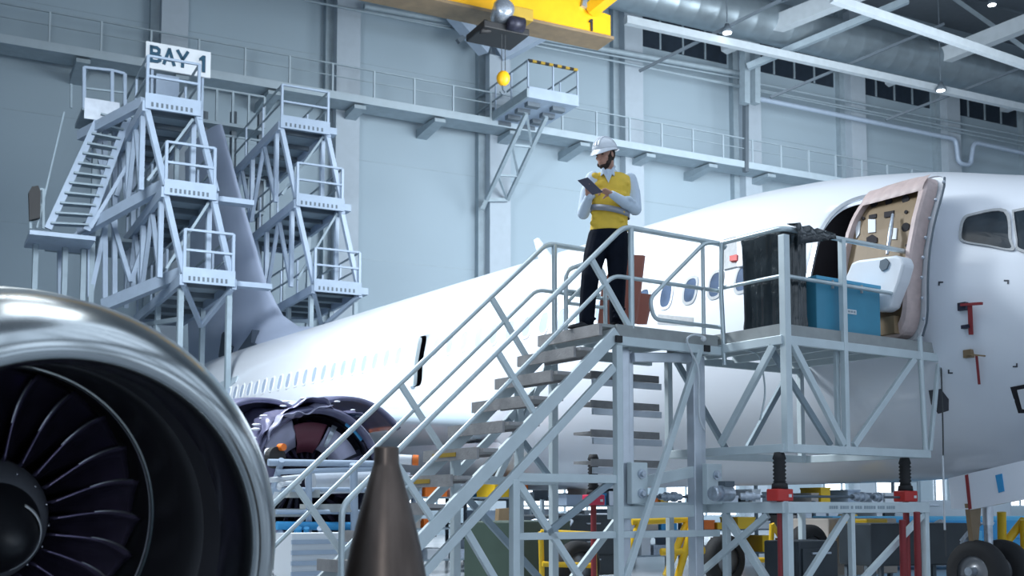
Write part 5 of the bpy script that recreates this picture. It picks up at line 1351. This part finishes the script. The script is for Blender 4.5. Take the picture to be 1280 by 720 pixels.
# yellow frames
def frame(pts, Y, mt, name, lab, cat, r=.035):
    t = thing(name, floorp(pts[0][0][0], Y), lab, cat)
    for a, b in pts: MB().tube([AT(*a, Y), AT(*b, Y+.15)], r, 8).build('frame_tube', mt, t)
    return t
frame([((1240, 700), (1280, 650)), ((1240, 700), (1243, 760)), ((1280, 650), (1284, 760)), ((1252, 640), (1254, 760))], 15.6, 'yellow_paint', 'tow_frame', 'yellow tubular frame at the right edge behind the wheels', 'frame', .06)
frame([((676, 665), (742, 668)), ((690, 664), (690, 720)), ((676, 665), (678, 740)), ((742, 668), (744, 760)), ((678, 705), (742, 707))], 14.5, 'yellow_paint', 'work_trestle', 'yellow trestle behind the lower stair beams', 'trestle')
frame([((790, 652), (876, 648)), ((800, 652), (770, 740)), ((868, 648), (842, 740)), ((826, 690), (880, 688)), ((832, 720), (860, 650))], 15.5, 'yellow_paint', 'work_trestle', 'yellow trestle seen between the two mast columns', 'trestle', .05)
frame([((965, 655), (1000, 712)), ((965, 655), (962, 730)), ((1000, 712), (1004, 740)), ((940, 700), (1000, 700))], 15.5, 'yellow_paint', 'work_trestle', 'yellow trestle behind the corner leg of the lift', 'trestle')
frame([((1146, 640), (1148, 760)), ((1128, 650), (1130, 760))], 12.6, 'dark_red', 'red_stand', 'dark red twin pole stand at the right end of the lift', 'stand', .036)
# brown panel under the wing, engine stands, silver pipe
P = [AT(x, y, 17.5) for x, y in ((624, 636), (652, 634), (652, 652), (623, 652))]
tag(MB().prism(P, DH*.1).build('brown_crate', 'door_tan'), 'small brown crate hanging beneath the belly beside the stair post', 'crate')
pl = thing('service_dock', floorp(400, 14.5), 'white tubular engine service dock with blue rail beneath the open engine', 'scaffold')
def tb2(a, b, Y0, Y1, r, mt, nm): MB().tube([AT(*a, Y0), AT(*b, Y1)], r, 10).build(nm, mt, pl)
for a, b, r, mt in (((335, 578), (470, 580), .045, 'gantry_paint'), ((345, 590), (470, 586), .035, 'gantry_paint'), ((352, 575), (336, 630), .04, 'gantry_paint'), ((338, 600), (378, 596), .035, 'label_white'), ((350, 606), (338, 640), .035, 'label_white'), ((350, 606), (374, 602), .035, 'label_white'),
                    ((442, 580), (444, 720), .05, 'gantry_paint'), ((386, 588), (386, 720), .04, 'gantry_paint'), ((346, 657), (450, 658), .055, 'blue_paint'), ((372, 660), (374, 760), .05, 'blue_paint'), ((383, 660), (384, 760), .035, 'blue_paint'),
                    ((330, 612), (470, 612), .03, 'gantry_paint'), ((345, 640), (460, 640), .03, 'gantry_paint'), ((400, 660), (425, 700), .04, 'gantry_paint'), ((350, 665), (372, 700), .035, 'gantry_paint')):
    tb2(a, b, 14.2, 14.8, r, mt, 'dock_tube')
for (x0, x1, y) in ((362, 400, 622), (344, 385, 646), (395, 440, 640), (405, 470, 676), (340, 420, 712)):
    a = AT(x0, y, 14.6); b = AT(x1, y, 14.4); m = MB(); m.prism([a, b, b+DH*.5, a+DH*.5], ZH*.10); m.build('dock_step', 'deck_grey', pl)
tag(MB().tube([AT(388, 602, 15.2), AT(474, 600, 15.8)], .17, 16).build('air_duct', 'alu'), 'silver air duct lying beneath the open engine', 'duct')
rl = thing('ribbed_crate', floorp(404, 13.6), 'white ribbed crate standing behind the blue rail', 'crate')
F = LB_(floorp(404, 13.6), 0); MB().box(F, -.5, .5, -.25, .25, .1, .86).build('crate_body', 'label_white', rl)
for k in range(6): MB().box(F, -.51, .51, -.28, -.25, .14+.12*k, .19+.12*k).build('crate_rib', 'gantry_paint', rl)
# orange tipped booms left of the lower treads
o = MB().tube([AT(498, 574, 13.5), AT(515, 575, 13.5)], .058, 12).build('padded_boom', 'plastic_white'); tag(o, 'white padded boom with an orange tip beside the cone, upper one', 'boom')
MB().tube([AT(515, 575, 13.5), AT(523, 575.5, 13.5)], .09, 12).build('boom_tip', 'orange_mark', o) if False else None
o2 = MB().tube([AT(516, 575, 13.5), AT(523, 575.5, 13.5)], .062, 12); o['_org'] = tuple(ORG[o.name]); o2.build('boom_tip', 'orange_mark', o)
o = MB().tube([AT(500, 600, 13.5), AT(516, 600, 13.5)], .058, 12).build('padded_boom', 'plastic_white'); tag(o, 'white padded boom with an orange tip beside the cone, lower one', 'boom')
o['_org'] = tuple(ORG[o.name]); MB().tube([AT(517, 600, 13.5), AT(523, 600, 13.5)], .062, 12).build('boom_tip', 'orange_mark', o)
# racks
shelf(560, 21, 3.4, .7, 1.45, 3, 'steel_blue', 'grey rack left of the green cart', 5, seed=2)
shelf(760, 22, 3.6, .7, 1.3, 3, 'steel_blue', 'grey rack behind the landing legs', 0, seed=3)
shelf(935, 24, 3.0, .7, 1.3, 3, 'steel_dark', 'dark rack between the mast and the corner leg', -5, seed=4)
shelf(1050, 27, 4.4, .8, 1.9, 4, 'steel_blue', 'grey rack beyond the beige load', -5, seed=5)
shelf(450, 20, 1.8, .7, 1.6, 4, 'gantry_paint', 'pale rack behind the brown cone', 10, seed=6)
shelf(680, 28, 5, .8, 2.0, 4, 'steel_dark', 'dark rack far beneath the belly', 0, seed=8)
# tyre-like rolls and hoses beneath
for i, (x, y, Y, r) in enumerate(((722, 708, 15, .33), (1010, 690, 15.2, .36), (905, 700, 16, .35))):
    m = MB(); m.lathe(AT(x, y, Y), DH, [(-.1, r*.6), (-.12, r*.8), (-.06, r), (.06, r), (.12, r*.8), (.1, r*.6), (-.1, r*.6)], 32)
    o = m.build('spare_wheel', 'tyre'); tag(o, ['spare wheel behind the yellow trestle below the stairs', 'spare wheel in front of the beige load', 'spare wheel between the two trestles'][i], 'wheel'); o['_org'] = tuple(ORG[o.name])
    MB().lathe(AT(x, y, Y), DH, [(-.08, .02), (-.06, r*.6), (.06, r*.6), (.08, .02)], 24).build('wheel_rim', 'hub_grey', o)

WORLD_S = .84; EXPO = .06
LIGHTS = [
 ('unseen_light', A(3, 17.5, 11.5), A(11.2, 21.5, 4), 4, 3300),
 ('unseen_light', A(4, 12, 15), A(11.2, 11, 4), 6, 500),
 ('unseen_light', Vector((-1.0, -3.5, 3.5)), Vector((-2.3, 5.2, 1.1)), 1.6, 60),  # added behind the camera to brighten the fan blades
 ('unseen_light', W(23, 26, 14), W(24, 46, 9), 8, 3400),  # added to brighten the middle of the back wall
 ('unseen_light', W(34, 30, 15), W(38, 46, 14), 10, 2600),  # added to brighten the right part of the back wall
]
# ================================================================== WORLD, LIGHT, RENDER VIEW
for o in list(bpy.data.objects):
    if '_org' in o: del o['_org']
wd = bpy.data.worlds.new('world'); bpy.context.scene.world = wd; wd.use_nodes = True
nt = wd.node_tree; bg = nt.nodes['Background']; bg.inputs[1].default_value = WORLD_S
def node(t, **kw):
    n = nt.nodes.new(t)
    for k, v in kw.items(): setattr(n, k, v)
    return n
tc = node('ShaderNodeTexCoord'); sx = node('ShaderNodeSeparateXYZ'); nt.links.new(tc.outputs['Generated'], sx.inputs[0])
at = node('ShaderNodeMath', operation='ARCTAN2'); nt.links.new(sx.outputs[1], at.inputs[0]); nt.links.new(sx.outputs[0], at.inputs[1])
cb = node('ShaderNodeCombineXYZ'); nt.links.new(at.outputs[0], cb.inputs[0]); nt.links.new(sx.outputs[2], cb.inputs[1])
br = node('ShaderNodeTexBrick'); nt.links.new(cb.outputs[0], br.inputs['Vector'])
br.inputs['Scale'].default_value = 1.0; br.inputs['Brick Width'].default_value = .42; br.inputs['Row Height'].default_value = .34; br.inputs['Mortar Size'].default_value = .055
br.offset = 0; br.inputs['Color1'].default_value = (.85, 1.05, 1.3, 1); br.inputs['Color2'].default_value = (1.5, 1.8, 2.15, 1); br.inputs['Mortar'].default_value = (.10, .13, .17, 1)
rp = node('ShaderNodeValToRGB'); e = rp.color_ramp.elements; e[0].position = .47; e[0].color = (0, 0, 0, 1); e[1].position = .5; e[1].color = (1, 1, 1, 1)
mr = node('ShaderNodeMath', operation='MULTIPLY_ADD'); mr.inputs[1].default_value = .5; mr.inputs[2].default_value = .5; nt.links.new(sx.outputs[2], mr.inputs[0]); nt.links.new(mr.outputs[0], rp.inputs[0])
mx = node('ShaderNodeMix', data_type='RGBA'); nt.links.new(rp.outputs[0], mx.inputs['Factor']); mx.inputs['A'].default_value = (.16, .19, .22, 1); nt.links.new(br.outputs['Color'], mx.inputs['B'])
nt.links.new(mx.outputs['Result'], bg.inputs[0])
def area(name, loc, target, size, power, col=(.86, .94, 1.0), sy=None):
    l = bpy.data.lights.new(name, 'AREA'); l.shape = 'RECTANGLE'; l.size = size; l.size_y = sy or size; l.energy = power; l.color = col
    o = bpy.data.objects.new(name, l); C.objects.link(o); o.location = loc
    o.rotation_euler = (Vector(target)-Vector(loc)).to_track_quat('-Z', 'Y').to_euler(); return o
for L in LIGHTS: area(*L)
sc = bpy.context.scene
sc.view_settings.view_transform = 'Standard'; sc.view_settings.look = 'None'; sc.view_settings.gamma = 1
sc.view_settings.use_curve_mapping = False; sc.view_settings.exposure = EXPO
